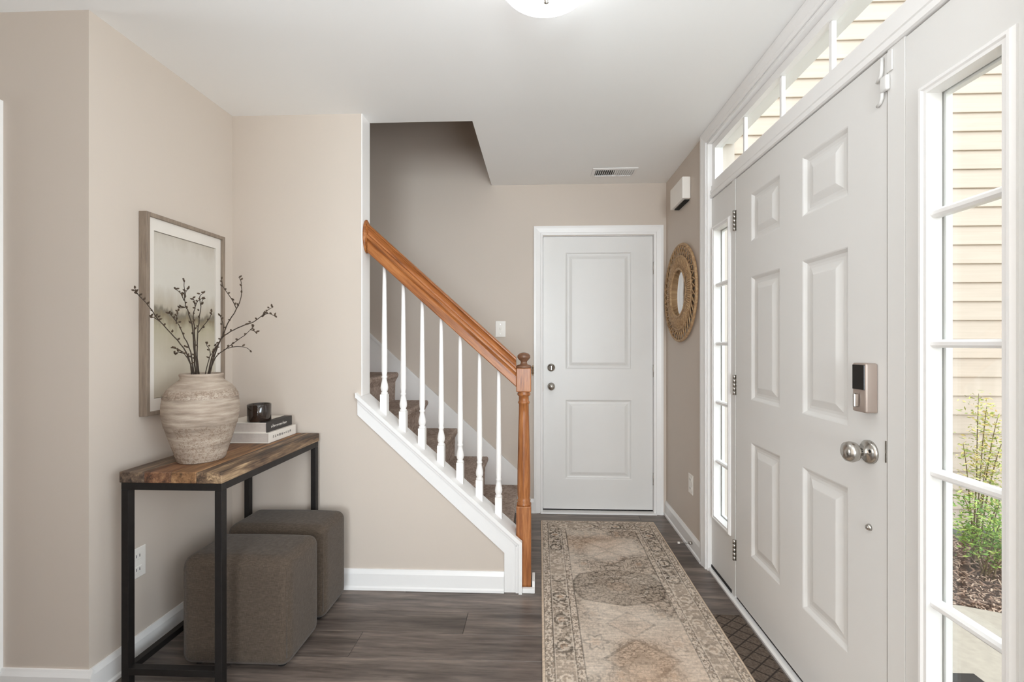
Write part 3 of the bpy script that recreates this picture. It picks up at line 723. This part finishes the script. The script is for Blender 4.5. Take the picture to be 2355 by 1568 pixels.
# ceiling register
e = empty('ceiling_vent', (.515, 3.02, ZC), 'white ceiling air register in front of the back door', 'vent')
fw, fd = .152, .075
V = []; Fs = []
for (o, z) in ((0, -.0005), (0, -.004), (.004, -.006), (.022, -.008), (.024, -.0005)):
    V += [(-fw + o, -fd + o, z), (fw - o, -fd + o, z), (fw - o, fd - o, z), (-fw + o, fd - o, z)]
for i in range(4):
    for k in range(4): Fs.append((i * 4 + k, i * 4 + (k + 1) % 4, (i + 1) * 4 + (k + 1) % 4, (i + 1) * 4 + k))
MB().add(V, Fs).build('frame', M['white'], e)
MB().box(-fw + .024, fw - .024, -fd + .024, fd - .024, -.0012, -.0004).build('duct_opening', M['dark'], e)
ns = 18
sm_ = MB().prism([(-.0045, -.0085), (-.0035, -.0085), (.0045, -.002), (.0035, -.002)], -fd + .024, fd - .024, 'y').mesh('slat')
sm2 = MB().prism([(.0045, -.0085), (.0035, -.0085), (-.0045, -.002), (-.0035, -.002)], -fd + .024, fd - .024, 'y').mesh('slat')
for i in range(ns):
    x = -fw + .031 + (2 * fw - .062) * i / (ns - 1)
    link('slat', sm_ if i < ns / 2 else sm2, M['white'], e, (x, 0, 0))
# ceiling lamp
e = empty('ceiling_light', (.022, 1.335, ZC), 'lit flush white glass dome light on the ceiling', 'ceiling light')
MB().lathe([(.0, -.0005), (.150, -.0005), (.158, -.008), (.158, -.022), (.150, -.030), (.0, -.030)], 48).build('pan', M['white'], e)
MB().lathe([(.160, -.031), (.163, -.040), (.158, -.056), (.140, -.080), (.108, -.100), (.068, -.113), (.025, -.119), (.0, -.120)], 48).build('glass_dome', M['dome'], e)
MB().lathe([(.0, -.119), (.012, -.120), (.013, -.126), (.007, -.131), (.008, -.138), (.0, -.143)], 20).build('finial', M['nickel'], e)

# woven mirror
RX, RY, RZ = XR, 2.885, 1.588
e = empty('woven_mirror', (RX, RY, RZ), 'round woven rattan framed mirror beside the entry door', 'mirror')
ro, rm, ri = .312, .238, .158
MB().lathe([(.0, -.023), (ri + .002, -.023), (ri + .002, -.012), (0, -.012)], 64, axis='x').build('mirror_glass', M['mirror'], e)
MB().torus((-.016, 0, 0), ro, .0095).build('outer_ring', M['rattan'], e)
MB().torus((-.022, 0, 0), rm, .0075).build('middle_ring', M['rattan'], e)
MB().torus((-.026, 0, 0), ri, .0095).build('inner_ring', M['rattan'], e)
q = MB()
for i in range(96):
    a = 2 * math.pi * i / 96
    q.tube([(-.026, ri * math.cos(a), ri * math.sin(a)), (-.028, (ri + .045) * math.cos(a + .02), (ri + .045) * math.sin(a + .02)), (-.022, rm * math.cos(a + .03), rm * math.sin(a + .03))], .0068, 5)
q.build('cane_wrap', M['rattan'], e, kind='stuff')
q = MB()
for i in range(40):
    for sg, dx in ((1, -.004), (-1, .004)):
        a = 2 * math.pi * i / 40; pts = []
        for k in range(5):
            t = k / 4; aa = a + sg * t * .17; rr = rm + (ro - rm) * t
            pts.append((-.020 + dx * math.sin(t * math.pi), rr * math.cos(aa), rr * math.sin(aa)))
        q.tube(pts, .0038, 5)
q.build('open_weave', M['rattan'], e, kind='stuff')

# framed print
FY0, FY1, FZ0, FZ1 = 1.672, 2.106, .966, 1.786
e = empty('framed_print', (XL, FY0, FZ0), 'tall framed abstract landscape print on the left wall', 'picture')
W_, H_ = FY1 - FY0, FZ1 - FZ0; fw = .016; fd = .034
def bar(y0, y1, z0, z1): return MB().box(.001, fd, y0, y1, z0, z1, .0015)
bar(0, fw, 0, H_).build('frame_bar', M['frame'], e); bar(W_ - fw, W_, 0, H_).build('frame_bar', M['frame'], e)
bar(fw, W_ - fw, 0, fw).build('frame_bar', M['frame'], e); bar(fw, W_ - fw, H_ - fw, H_).build('frame_bar', M['frame'], e)
holed_wall('x', .004, .022, [fw, W_ - fw], [fw, H_ - fw], [(.046, W_ - .046, .066, H_ - .066)]).build('mat_board', M['mat_board'], e)
MB().box(0, .010, 0, W_ - .096, 0, H_ - .136).build('print', M['art'], e, (.006, .048, .068))

# ================================================================== console table
TX0, TX1, TY0, TY1, TZ = -1.500, -1.122, 1.497, 2.181, .800
e = empty('console_table', ((TX0 + TX1) / 2, (TY0 + TY1) / 2, 0), 'narrow console table with reclaimed wood top and black steel frame', 'table')
cx, cy = (TX0 + TX1) / 2, (TY0 + TY1) / 2; hx, hy = (TX1 - TX0) / 2, (TY1 - TY0) / 2
th = .040; wds = [.092, .098, .094, .094]; x = -hx
for i, wd in enumerate(wds):
    q = MB().box(0, wd - .001, -hy, hy, TZ - th, TZ + random.uniform(-.0012, 0), .003)
    q.build('board', M['board%d' % i], e, (x, 0, 0)); x += wd
tb = .026; lz = TZ - th - .0005
for sx, sy in ((-1, -1), (1, -1), (-1, 1), (1, 1)):
    x0 = sx * (hx - .004); y0 = sy * (hy - .004)
    MB().box(min(x0, x0 - sx * tb), max(x0, x0 - sx * tb), min(y0, y0 - sy * tb), max(y0, y0 - sy * tb), 0, lz - tb, .0015).build('leg', M['iron'], e)
ax, ay = hx - .004, hy - .004
for y in (-1, 1):
    MB().box(-ax, ax, y * ay, y * (ay - tb), lz - tb, lz, .0012).build('rail', M['iron'], e)
    MB().box(-ax + tb, ax - tb, y * ay, y * (ay - tb), .070, .070 + .024, .0012).build('rail', M['iron'], e)
for x in (-1, 1): MB().box(x * ax, x * (ax - tb), -ay + tb, ay - tb, lz - tb, lz, .0012).build('rail', M['iron'], e)
MB().box(-ax, -ax + tb, -ay + tb, ay - tb, .070, .070 + .024, .0012).build('rail', M['iron'], e)

# ottomans
def ottoman(x0, x1, y0, y1, h, label):
    e = empty('cube_ottoman', ((x0 + x1) / 2, (y0 + y1) / 2, 0), label, 'ottoman', 'cube ottomans under the console')
    a, b = (x1 - x0) / 2, (y1 - y0) / 2
    bm = bmesh.new(); bmesh.ops.create_cube(bm, size=1)
    for q in bm.verts: q.co = Vector((q.co.x * 2 * a, q.co.y * 2 * b, .012 + (q.co.z + .5) * (h - .012)))
    bmesh.ops.bevel(bm, geom=list(bm.edges), offset=.04, segments=7, profile=.5, affect='EDGES')
    bmesh.ops.subdivide_edges(bm, edges=[ed for ed in bm.edges if ed.calc_length() > .1], cuts=4, use_grid_fill=True)
    for q in bm.verts:
        if q.co.z > h - .002: q.co.z += .006 * (1 - (q.co.x / a) ** 2) * (1 - (q.co.y / b) ** 2)
    MB().bm(bm, True).build('upholstery', M['fabric'], e)
    for sx in (-1, 1):
        MB().tube([(sx * (a - .0118), -b + .0118, .05), (sx * (a - .0118), -b + .0118, h - .045)], .0022, 6).build('seam', M['fabric'], e)
    for sx in (-1, 1):
        for sy in (-1, 1): MB().lathe([(.016, 0), (.018, .0118)], 12, (sx * (a - .05), sy * (b - .05), 0)).build('glide', M['rubber'], e)
ottoman(-1.386, -.957, 1.622, 1.868, .432, 'brown linen cube ottoman nearest the camera under the console table')
ottoman(-1.420, -.962, 1.912, 2.142, .432, 'brown linen cube ottoman at the back, against the stair wall')

# vase
e = MB()
vp = [(.0, .0), (.074, 0), (.079, .004), (.083, .02), (.092, .05), (.101, .08), (.110, .112), (.1165, .136), (.1185, .138), (.1225, .160), (.1262, .185), (.1272, .205), (.1258, .228), (.1225, .246), (.1245, .249), (.1225, .252), (.1205, .256), (.1225, .259), (.119, .264), (.108, .283), (.094, .298), (.079, .310), (.0705, .317), (.0685, .324), (.0715, .330), (.0725, .336), (.0705, .340), (.064, .339), (.0625, .330), (.066, .315), (.095, .285), (.108, .25), (.11, .2), (.09, .09), (.07, .02), (.0, .016)]
VX, VY = -1.332, 1.668
vase = empty('clay_vase', (VX, VY, TZ), 'large chalky beige clay vase standing on the console table', 'vase')
MB().lathe(vp, 64).build('vessel', M['vase'], vase)

# twigs: control points in metres from the vase mouth centre
K = .00172 / 2.45
def tw(pts, y0, y1):
    n = len(pts); out = []
    for i, (px, py) in enumerate(pts):
        dy = y0 + (y1 - y0) * i / max(1, n - 1); f = 1 + dy / VY
        out.append(((VX + (px - 540) * K) * f - VX, dy, (TZ + (980 - py) * K + .332 - CAM_H) * f + CAM_H - TZ))
    return out
def smooth_path(P, m=4):
    P = [Vector(p) for p in P]; out = []
    for i in range(len(P) - 1):
        a = P[max(i - 1, 0)]; b = P[i]; c = P[i + 1]; d = P[min(i + 2, len(P) - 1)]
        for k in range(m):
            t = k / m; out.append(.5 * ((2 * b) + (-a + c) * t + (2 * a - 5 * b + 4 * c - d) * t * t + (-a + 3 * b - 3 * c + d) * t ** 3))
    out.append(P[-1]); return out
rng = random.Random(5)
def branch(label, main, y0, y1, sides=(), r0=.0033, foot=(0, 0)):
    e = empty('budding_branch', (VX, VY, TZ), label, 'branch', 'budding branches in the clay vase')
    P0 = tw(main, y0, y1); P0 = [(foot[0] + P0[0][0] * .2, foot[1], .04)] + [(P0[0][0] * .93, P0[0][1], .30)] + P0
    path = smooth_path(P0); n = len(path)
    path = [p + Vector((rng.uniform(-1, 1), rng.uniform(-1, 1), 0)) * (.0012 if i > 8 else 0) for i, p in enumerate(path)]
    q = MB(); q.tube(path, [r0 * (1 - .72 * i / n) for i in range(n)], 6); st = q.build('stem', M['twig'], e)
    paths = [path[9:]]
    for sd, sy in sides:
        sp_ = smooth_path(tw(sd, y0 + (y1 - y0) * .6, sy)); q = MB(); q.tube(sp_, [r0 * .55 * (1 - .5 * i / len(sp_)) for i in range(len(sp_))], 5); q.build('side_twig', M['twig'], e); paths.append(sp_)
    buds = []
    for pt in paths:
        for i in range(2, len(pt), 2):
            if rng.random() < .8: buds.append(pt[i] + Vector((rng.uniform(-1, 1), rng.uniform(-1, 1), rng.uniform(-.2, 1))) * .004)
        buds.append(pt[-1])
    for b in buds:
        L_ = rng.uniform(.008, .016); dr = Vector((rng.uniform(-1, 1), rng.uniform(-1, 1), rng.uniform(.1, 1.3))).normalized()
        q = MB(); q.tube([b, b + dr * L_ * .35, b + dr * L_ * .7, b + dr * L_], [.0014, .0036, .0031, .0007], 5); q.build('bud', M['bud'], e)
branch('branch reaching farthest left across the picture frame', [(492, 980), (450, 850), (380, 765), (300, 680), (240, 600), (190, 545), (150, 510)], -.01, -.13, [([(300, 680), (262, 655), (240, 655)], -.10), ([(190, 545), (165, 520), (150, 490)], -.14)])
branch('tall straight branch rising before the middle of the print', [(505, 980), (495, 850), (488, 720), (460, 620), (445, 590), (440, 520), (437, 440)], .02, .03, [([(438, 560), (415, 515), (385, 495)], 0), ([(443, 545), (448, 510), (462, 495)], .04), ([(447, 595), (430, 600), (416, 602)], .04)])
branch('short forked branch just right of the tallest centre branch', [(515, 980), (503, 830), (496, 700), (490, 650), (502, 590), (490, 545)], -.01, -.03, [([(500, 600), (515, 565), (540, 550)], -.02)])
branch('slim centre branch ending in twin tips before the print', [(525, 980), (512, 850), (518, 740), (528, 640), (540, 570), (552, 550)], .03, .05, [([(520, 740), (560, 690), (585, 660), (598, 625)], .06), ([(535, 590), (528, 540), (545, 520)], .03)])
branch('low left branch bending out over the vase shoulder', [(482, 980), (466, 900), (430, 850), (395, 832), (362, 826)], -.02, -.08, [([(440, 860), (400, 850), (390, 865)], -.03)], .0028)
branch('leaning branch with a cluster of buds left of centre', [(498, 980), (475, 850), (440, 770), (408, 700), (375, 655), (352, 628)], .0, -.05, [([(392, 690), (395, 650), (402, 622)], .02)], .003)
branch('upright right branch with a forked top', [(575, 980), (610, 850), (650, 780), (690, 690), (738, 612), (768, 540), (768, 462), (756, 432)], .0, .02, [([(740, 605), (718, 560), (690, 520), (664, 482), (655, 436)], .05), ([(660, 765), (665, 700), (648, 650)], -.02)])
branch('branch arching farthest right over the table end', [(582, 978), (640, 800), (690, 745), (770, 705), (840, 680), (890, 645), (930, 635), (972, 656)], -.02, .0, [([(885, 648), (912, 620), (945, 600)], .02)])
branch('low right branch drooping at its tip', [(586, 975), (620, 880), (680, 832), (730, 795), (800, 745), (840, 702)], -.03, -.06, [([(690, 828), (745, 818), (800, 826), (826, 850)], -.07), ([(820, 722), (840, 730), (858, 745)], -.05)], .003)
branch('short stub branch behind the right stems', [(560, 978), (590, 860), (572, 815), (565, 800)], .03, .05, [([(590, 870), (610, 840), (625, 800)], .05)], .0026)

# books
def book(name, x0, x1, y0, y1, z0, z1, cover, spine, label, dark_top=False):
    e = empty(name, ((x0 + x1) / 2, (y0 + y1) / 2, z0), label, 'book')
    a, b, h = (x1 - x0) / 2, (y1 - y0) / 2, z1 - z0; c = .0028
    MB().box(-a + .003, a - .002, -b + .003, b - .003, c, h - c).build('page_block', M['pages'], e)
    MB().box(-a, a - .0005, -b, b, 0, c).build('cover', cover, e); MB().box(-a, a - .0005, -b, b, h - c, h).build('cover', cover, e)
    MB().box(a - .0018, a + .0018, -b, b, 0, h, .0012).build('spine', spine, e)
    return e, a, b, h
BZ = TZ + .0005
e, a, b, h = book('white_book', -1.475, -1.238, 1.945, 2.165, BZ, BZ + .047, M['coverwhite'], M['coverwhite'], 'thick white book with dark spine lettering, lying on the table')
# spine marks: too blurred to read, kept as soft glyph-like strokes
t = MB(); r2 = random.Random(3)
for i in range(9):
    y = -b + .03 + i * .017; hh = .013
    for k in range(2):
        yy = y + k * .0055; t.box(a + .0017, a + .0021, yy, yy + .0022, h / 2 - hh / 2 + r2.uniform(0, .004), h / 2 + hh / 2 - r2.uniform(0, .004))
    t.box(a + .0017, a + .0021, y, y + .0075, h / 2 + r2.choice((-.005, 0, .004)), h / 2 + .0022 + r2.choice((-.005, 0, .004)))
t.build('spine_marks', M['ink'], e)
BZ2 = BZ + .0475
e, a, b, h = book('charcoal_book', -1.470, -1.252, 1.950, 2.155, BZ2, BZ2 + .045, M['coverwhite'], M['coverblack'], 'white book with charcoal spine, lying on the white book')
MB().box(a - .036, a - .0005, -b, b, h, h + .0006).build('cover_strip', M['coverblack'], e)
t = MB()
for i in range(11):
    y = -b + .035 + i * .0115; t.box(a + .0017, a + .0021, y, y + .0028, h / 2 - .007, h / 2 + (.009 if i in (1, 8) else .003))
    t.box(a + .0017, a + .0021, y, y + .009, h / 2 - .002, h / 2 + .001)
t.build('spine_marks', M['inkwhite'], e)
# candle
e = empty('candle_glass', (-1.318, 2.000, BZ2 + .0455), 'dark smoked glass candle on the stacked books', 'candle')
MB().lathe([(.0, 0), (.047, 0), (.050, .004), (.050, .078), (.0485, .080), (.046, .078), (.045, .05), (.0, .05)], 40).build('glass', M['smoke'], e)
MB().lathe([(.0, .0505), (.0445, .0505), (.0445, .058), (.0, .058)], 32).build('wax', M['wax'], e)
MB().tube([(0, 0, .058), (.001, 0, .068)], .001, 6).build('wick', M['dark'], e)

# ================================================================== runner rug
def value_noise(u, v, seed):
    r = np.random.RandomState(seed); G = r.rand(128, 128)
    iu = np.floor(u).astype(int); iv = np.floor(v).astype(int); fu = u - iu; fv = v - iv
    fu = fu * fu * (3 - 2 * fu); fv = fv * fv * (3 - 2 * fv)
    g = lambda a, b: G[a % 128, b % 128]
    return (g(iu, iv) * (1 - fu) + g(iu + 1, iv) * fu) * (1 - fv) + (g(iu, iv + 1) * (1 - fu) + g(iu + 1, iv + 1) * fu) * fv
RWx, RLy = .79, 2.42
NX, NY = 270, 820
U, Vv = np.meshgrid(np.linspace(-RWx / 2, RWx / 2, NX), np.linspace(0, RLy, NY))
lin = lambda *c: np.array(srgb(*c)[:3])
C = np.empty(U.shape + (3,)); beige = lin(190, 175, 160); pale = lin(214, 203, 190); dark = lin(78, 69, 62); mid = lin(146, 131, 117); rust = lin(178, 148, 124)
C[:] = beige
def lay(mask, col, amt=1.0):
    mm = np.clip(mask * amt, 0, 1)[..., None]; C[:] = C * (1 - mm) + col * mm
dx = RWx / 2 - np.abs(U); dy = np.minimum(Vv, RLy - Vv); ed = np.minimum(dx, dy)
au = np.abs(U); REP = 1.24; tv = np.abs(((Vv + .27) % REP) - REP / 2)          # mirrored repeats along the length
def contour(fu, fv, seed, w): return np.exp(-((value_noise(au * fu + 9, tv * fv + 3, seed) - .5) / w) ** 2)
fieldm = (ed > .165).astype(float); border = ((ed > .048) & (ed < .135)).astype(float); g1 = ((ed > .012) & (ed < .048)).astype(float); g2 = ((ed >= .135) & (ed < .165)).astype(float)
busy = np.clip((value_noise(U * 4.5 + 3, Vv * 5.5 + 1, 21) - .40) * 4, 0, 1)                 # how much of the drawing has survived
wear = value_noise(U * 30, Vv * 240, 9) * .55 + value_noise(U * 190, Vv * 130, 10) * .45
scrib = np.clip(contour(38, 62, 1, .05) + .9 * contour(80, 120, 2, .08), 0, 1)
fine = (value_noise(U * 150, Vv * 170, 31) > .6).astype(float)
# field: one stepped medallion per repeat, lozenges between, scattered sprigs
med = np.maximum(au / .215, tv / .14) * .55 + (au / .215 + tv / .14) * .30
lay(fieldm * (med < 1), mid, .5); lay(fieldm * (med < 1) * scrib, dark, .85); lay(fieldm * (np.abs(med - 1) < .03), dark, .4); lay(fieldm * (np.abs(med - .62) < .03) * busy, pale, .5); lay(fieldm * (med < .25), rust, .4)
for (cv, sz, sg) in ((.30, .085, 1), (.52, .12, 1)):
    loz = au / (sz * 1.25) + np.abs(tv - cv) / sz
    lay(fieldm * (loz < 1), rust, .30); lay(fieldm * (np.abs(loz - 1) < .07), dark, .55); lay(fieldm * (loz < .4), mid, .7)
for (cu, cv, rr_) in ((.155, .23, .035), (.17, .42, .04), (.10, .60, .035)):
    d_ = np.sqrt((au - cu) ** 2 + (tv - cv) ** 2); an = np.arctan2(tv - cv, au - cu)
    pet = d_ / (rr_ * (1 + .28 * np.cos(6 * an))); lay(fieldm * (np.abs(pet - 1) < .14), dark, .6); lay(fieldm * (pet < .5), rust, .6)
lay(fieldm * scrib * (.35 + .65 * busy), dark, .85); lay(fieldm * fine * busy, mid, .5)
lay(fieldm * np.clip((value_noise(U * 7 + 40, Vv * 9, 12) - .5) * 3.5, 0, 1) * np.where(med < 1, .3, 1), pale, .5); lay(fieldm * np.clip(value_noise(U * 3 + 7, Vv * 3.4 + 2, 13) * 2 - 1.1, 0, 1), lin(198, 168, 142), .6)
# borders
bp = np.where(dx < dy, Vv, U + .5); bq = (ed - .0915) / .0435
cell = (bp % .175) / .175 - .5; rr = np.sqrt((cell * 4.0) ** 2 + bq ** 2)
keep = np.clip((value_noise(bp * 3.3 + 4, np.sign(U) * 2 + 10 + 0 * U, 15) - .28) * 2.6, .15, 1)
lay(border, mid, .5); lay(border * (np.abs(rr - .8) < .14) * keep, dark, .9); lay(border * (rr < .38) * keep, rust, .7); lay(border * (np.abs(rr - .48) < .08), pale, .7)
bscr = np.exp(-((value_noise(bp * 62, bq * 3.0 + 30, 5) - .5) / .075) ** 2) + np.exp(-((value_noise(bp * 110, bq * 5 + 70, 25) - .5) / .08) ** 2)
lay(border * np.clip(bscr, 0, 1) * keep, dark, .9); lay(border * (value_noise(bp * 90, bq * 4 + 50, 6) > .66), pale, .65)
for gm, fq in ((g1, 90), (g2, 110)):
    lay(gm, pale, .45); lay(gm * (value_noise(bp * fq * 1.3, ed * 160, 17) > .55), mid, .85); lay(gm * (value_noise(bp * fq * 1.9, ed * 200, 18) > .72), dark, .6)
for e0 in (.012, .048, .135, .165): lay((np.abs(ed - e0) < .0024).astype(float) * (.4 + .6 * keep), dark, .75)
for e0 in (.053, .130): lay((np.abs(ed - e0) < .002).astype(float), pale, .7)
lay((ed < .010).astype(float), lin(206, 188, 168), .9)
# ageing: worn patches and streaky wefts
lay((1 - busy) * (.3 + .7 * wear) * (ed > .165) * np.where(med < 1.02, .25, 1), lin(214, 203, 190), .6); lay((1 - busy) * wear * border, lin(200, 186, 170), .35)
C *= (1.02 + .58 * wear)[..., None]
me = bpy.data.meshes.new('pile'); nv = NX * NY
top = .0088; zt = top - .004 * np.clip(1 - ed / .006, 0, 1)
co = np.stack([U, Vv, zt], -1).reshape(-1, 3)
ii = np.arange(nv).reshape(NY, NX); quads = np.stack([ii[:-1, :-1], ii[:-1, 1:], ii[1:, 1:], ii[1:, :-1]], -1).reshape(-1, 4)
ring = np.concatenate([ii[0, :-1], ii[:-1, -1], ii[-1, :0:-1], ii[:0:-1, 0]]); low = co[ring].copy(); low[:, 2] = .0032
co = np.concatenate([co, low]); k = len(ring); li = nv + np.arange(k)
side = np.stack([ring, li, np.roll(li, -1), np.roll(ring, -1)], -1)
allq = np.concatenate([quads, side])
me.vertices.add(len(co)); me.vertices.foreach_set('co', co.ravel().astype(np.float32))
me.loops.add(allq.size); me.loops.foreach_set('vertex_index', allq.ravel().astype(np.int32))
me.polygons.add(len(allq)); me.polygons.foreach_set('loop_start', (np.arange(len(allq)) * 4).astype(np.int32))
me.update(calc_edges=True)
ca = me.color_attributes.new('knots', 'FLOAT_COLOR', 'POINT')
cc = np.concatenate([C.reshape(-1, 3), C.reshape(-1, 3)[ring]]); cc = np.concatenate([cc, np.ones((len(cc), 1))], 1)
ca.data.foreach_set('color', cc.ravel().astype(np.float32))
link('runner_rug', me, M['rug'], None, (.012 + RWx / 2, 3.082 - RLy, 0), label='long faded oriental runner rug on the hall floor', cat='rug')
q = MB().box(-.225, .225, -.375, .375, 0, .003, .001); q.build('door_mat', M['mat'], loc=(.705, 1.672, 0.0), label='dark brown trellis door mat half under the runner', cat='mat')

# ================================================================== outside
YX = 3.06                                        # side wall of the porch recess
sw = MB().box(1.10, 4.6, YX, YX + .12, -.15, 4.4).build('wall_siding', M['foundation'], label='cream lap-sided wall seen through the entry glass', cat='wall', kind=ST)
EXP = .1275
bd = MB().prism([(YX - .0005, 0), (YX - .016, 0), (YX - .017, .004), (YX - .004, EXP + .006), (YX - .0005, EXP + .006)], 1.335, 4.6, 'x'); bd.v = [(x, y, z) for x, y, z in bd.v]
bme = bd.mesh('siding_board')
for i in range(35):
    link('siding_board', bme, M['siding'], sw, (0, 0, .012 + i * EXP))
MB().box(1.10, 1.334, YX - .030, YX - .001, -.02, 4.4, .004).build('trim_5', plain('cream_corner_board', (188, 178, 162), .5), label='cream corner board at the end of the siding', cat='trim', kind=ST)
MB().prism([(1.09, -2.5), (7, -2.5), (7, 2.0), (3.2, 1.98), (2.6, 2.06), (2.32, 2.19), (2.12, 2.27), (1.9, 2.30), (1.09, 2.30)], -.22, -.06, 'z').build('porch_slab', M['concrete'], label='pale concrete walk outside the entry', cat='walkway', kind=ST)
MB().prism([(1.09, 2.302), (1.9, 2.302), (2.12, 2.272), (2.32, 2.192), (2.6, 2.062), (3.2, 1.982), (7, 2.002), (7, YX), (1.09, YX)], -.25, -.085, 'z').build('ground', M['soil'], label='dark planting bed soil beside the walk', cat='ground', kind=ST)
MB().box(-8, 16, -14, 12, -.40, -.26).build('ground_lawn', plain('dull_lawn', (112, 122, 84), .95, var=.2, bscale=8), label='grass around the house', cat='ground', kind=ST)
rg = random.Random(8); q = MB()
edge = [(1.09, 2.302), (1.9, 2.302), (2.12, 2.272), (2.32, 2.192), (2.6, 2.062), (3.2, 1.982), (4.0, 1.985)]
def ey(x):
    for (a, b), (c, d) in zip(edge, edge[1:]):
        if a <= x <= c: return b + (d - b) * (x - a) / (c - a)
    return 2.0
for i in range(9000):
    x = rg.uniform(1.35, 4.0); y = ey(x) + .012 + rg.random() * (YX - .05 - ey(x)); L_ = rg.uniform(.012, .038); wd = rg.uniform(.003, .008); t_ = rg.uniform(.002, .005)
    an = rg.uniform(0, math.pi); ti = rg.uniform(-.5, .5); z = -.078 + rg.random() * .018 + .05 * (y - ey(x))
    ca_, sa_ = math.cos(an), math.sin(an)
    V = []
    for sx in (-.5, .5):
        for sy in (-.5, .5):
            for sz in (-.5, .5):
                lx, ly, lz_ = sx * L_, sy * wd, sz * t_ + sx * L_ * ti
                V.append((x + lx * ca_ - ly * sa_, y + lx * sa_ + ly * ca_, z + lz_))
    q.add(V, [(0, 1, 3, 2), (4, 6, 7, 5), (0, 4, 5, 1), (2, 3, 7, 6), (0, 2, 6, 4), (1, 5, 7, 3)])
q.build('bark_mulch', M['mulch'], label='shredded brown bark mulch along the siding', cat='mulch', kind='stuff')
def shrub(x, y, label, stems, mats, seed):
    e = empty('garden_shrub', (x, y, -.075), label, 'shrub')
    rg = random.Random(seed); lv = MB()
    for (tx, ty, tz, nl) in stems:
        path = smooth_path([(rg.uniform(-.03, .03), rg.uniform(-.03, .03), -.01), (tx * .35, ty * .35, tz * .45), (tx * .7, ty * .7, tz * .8), (tx, ty, tz)], 5)
        MB().tube(path, [.005 * (1 - .75 * i / len(path)) for i in range(len(path))], 5).build('stem', M['stem'], e)
        for k in range(nl):
            t_ = rg.uniform(.28, 1) ** .8; p0 = path[min(len(path) - 1, int(t_ * (len(path) - 1)))] + Vector((rg.gauss(0, .035), rg.gauss(0, .035), rg.gauss(0, .03)))
            dr = Vector((rg.gauss(0, 1), rg.gauss(0, 1), rg.uniform(-.3, .9))).normalized(); sd = dr.cross(Vector((rg.gauss(0, 1), rg.gauss(0, 1), rg.gauss(0, 1)))).normalized()
            L_ = rg.uniform(.018, .036); wd = L_ * .16
            lv.add([p0, p0 + dr * L_ * .5 + sd * wd, p0 + dr * L_, p0 + dr * L_ * .5 - sd * wd, p0 + dr * L_ * .5 + dr.cross(sd) * .002], [(0, 1, 4), (1, 2, 4), (2, 3, 4), (3, 0, 4)])
    lv.build('foliage', mats, e, kind='stuff')
shrub(2.62, 2.72, 'tall airy yellow-green shrub against the siding outside the sidelight', [(-.02, .05, .72, 150), (.10, .03, .95, 230), (.05, -.02, .62, 170), (.18, .0, .80, 210), (.12, .10, 1.02, 170), (.24, -.05, .66, 150), (.2, .06, .9, 150)], M['leafgold'], 4)
shrub(2.52, 2.56, 'low bushy green shrub at the foot of the siding outside the sidelight', [(-.12, .0, .30, 260), (.0, -.08, .34, 280), (.10, .02, .42, 300), (.2, -.06, .36, 280), (-.04, .08, .44, 260), (.28, .0, .40, 240), (.08, -.14, .24, 240)], M['leafgreen'], 6)
MB().box(1.15, 1.72, .6, 1.79, -.0595, -.048, .003).build('outdoor_mat', M['rubber'], label='dark mat on the concrete just outside the entry door', cat='mat')
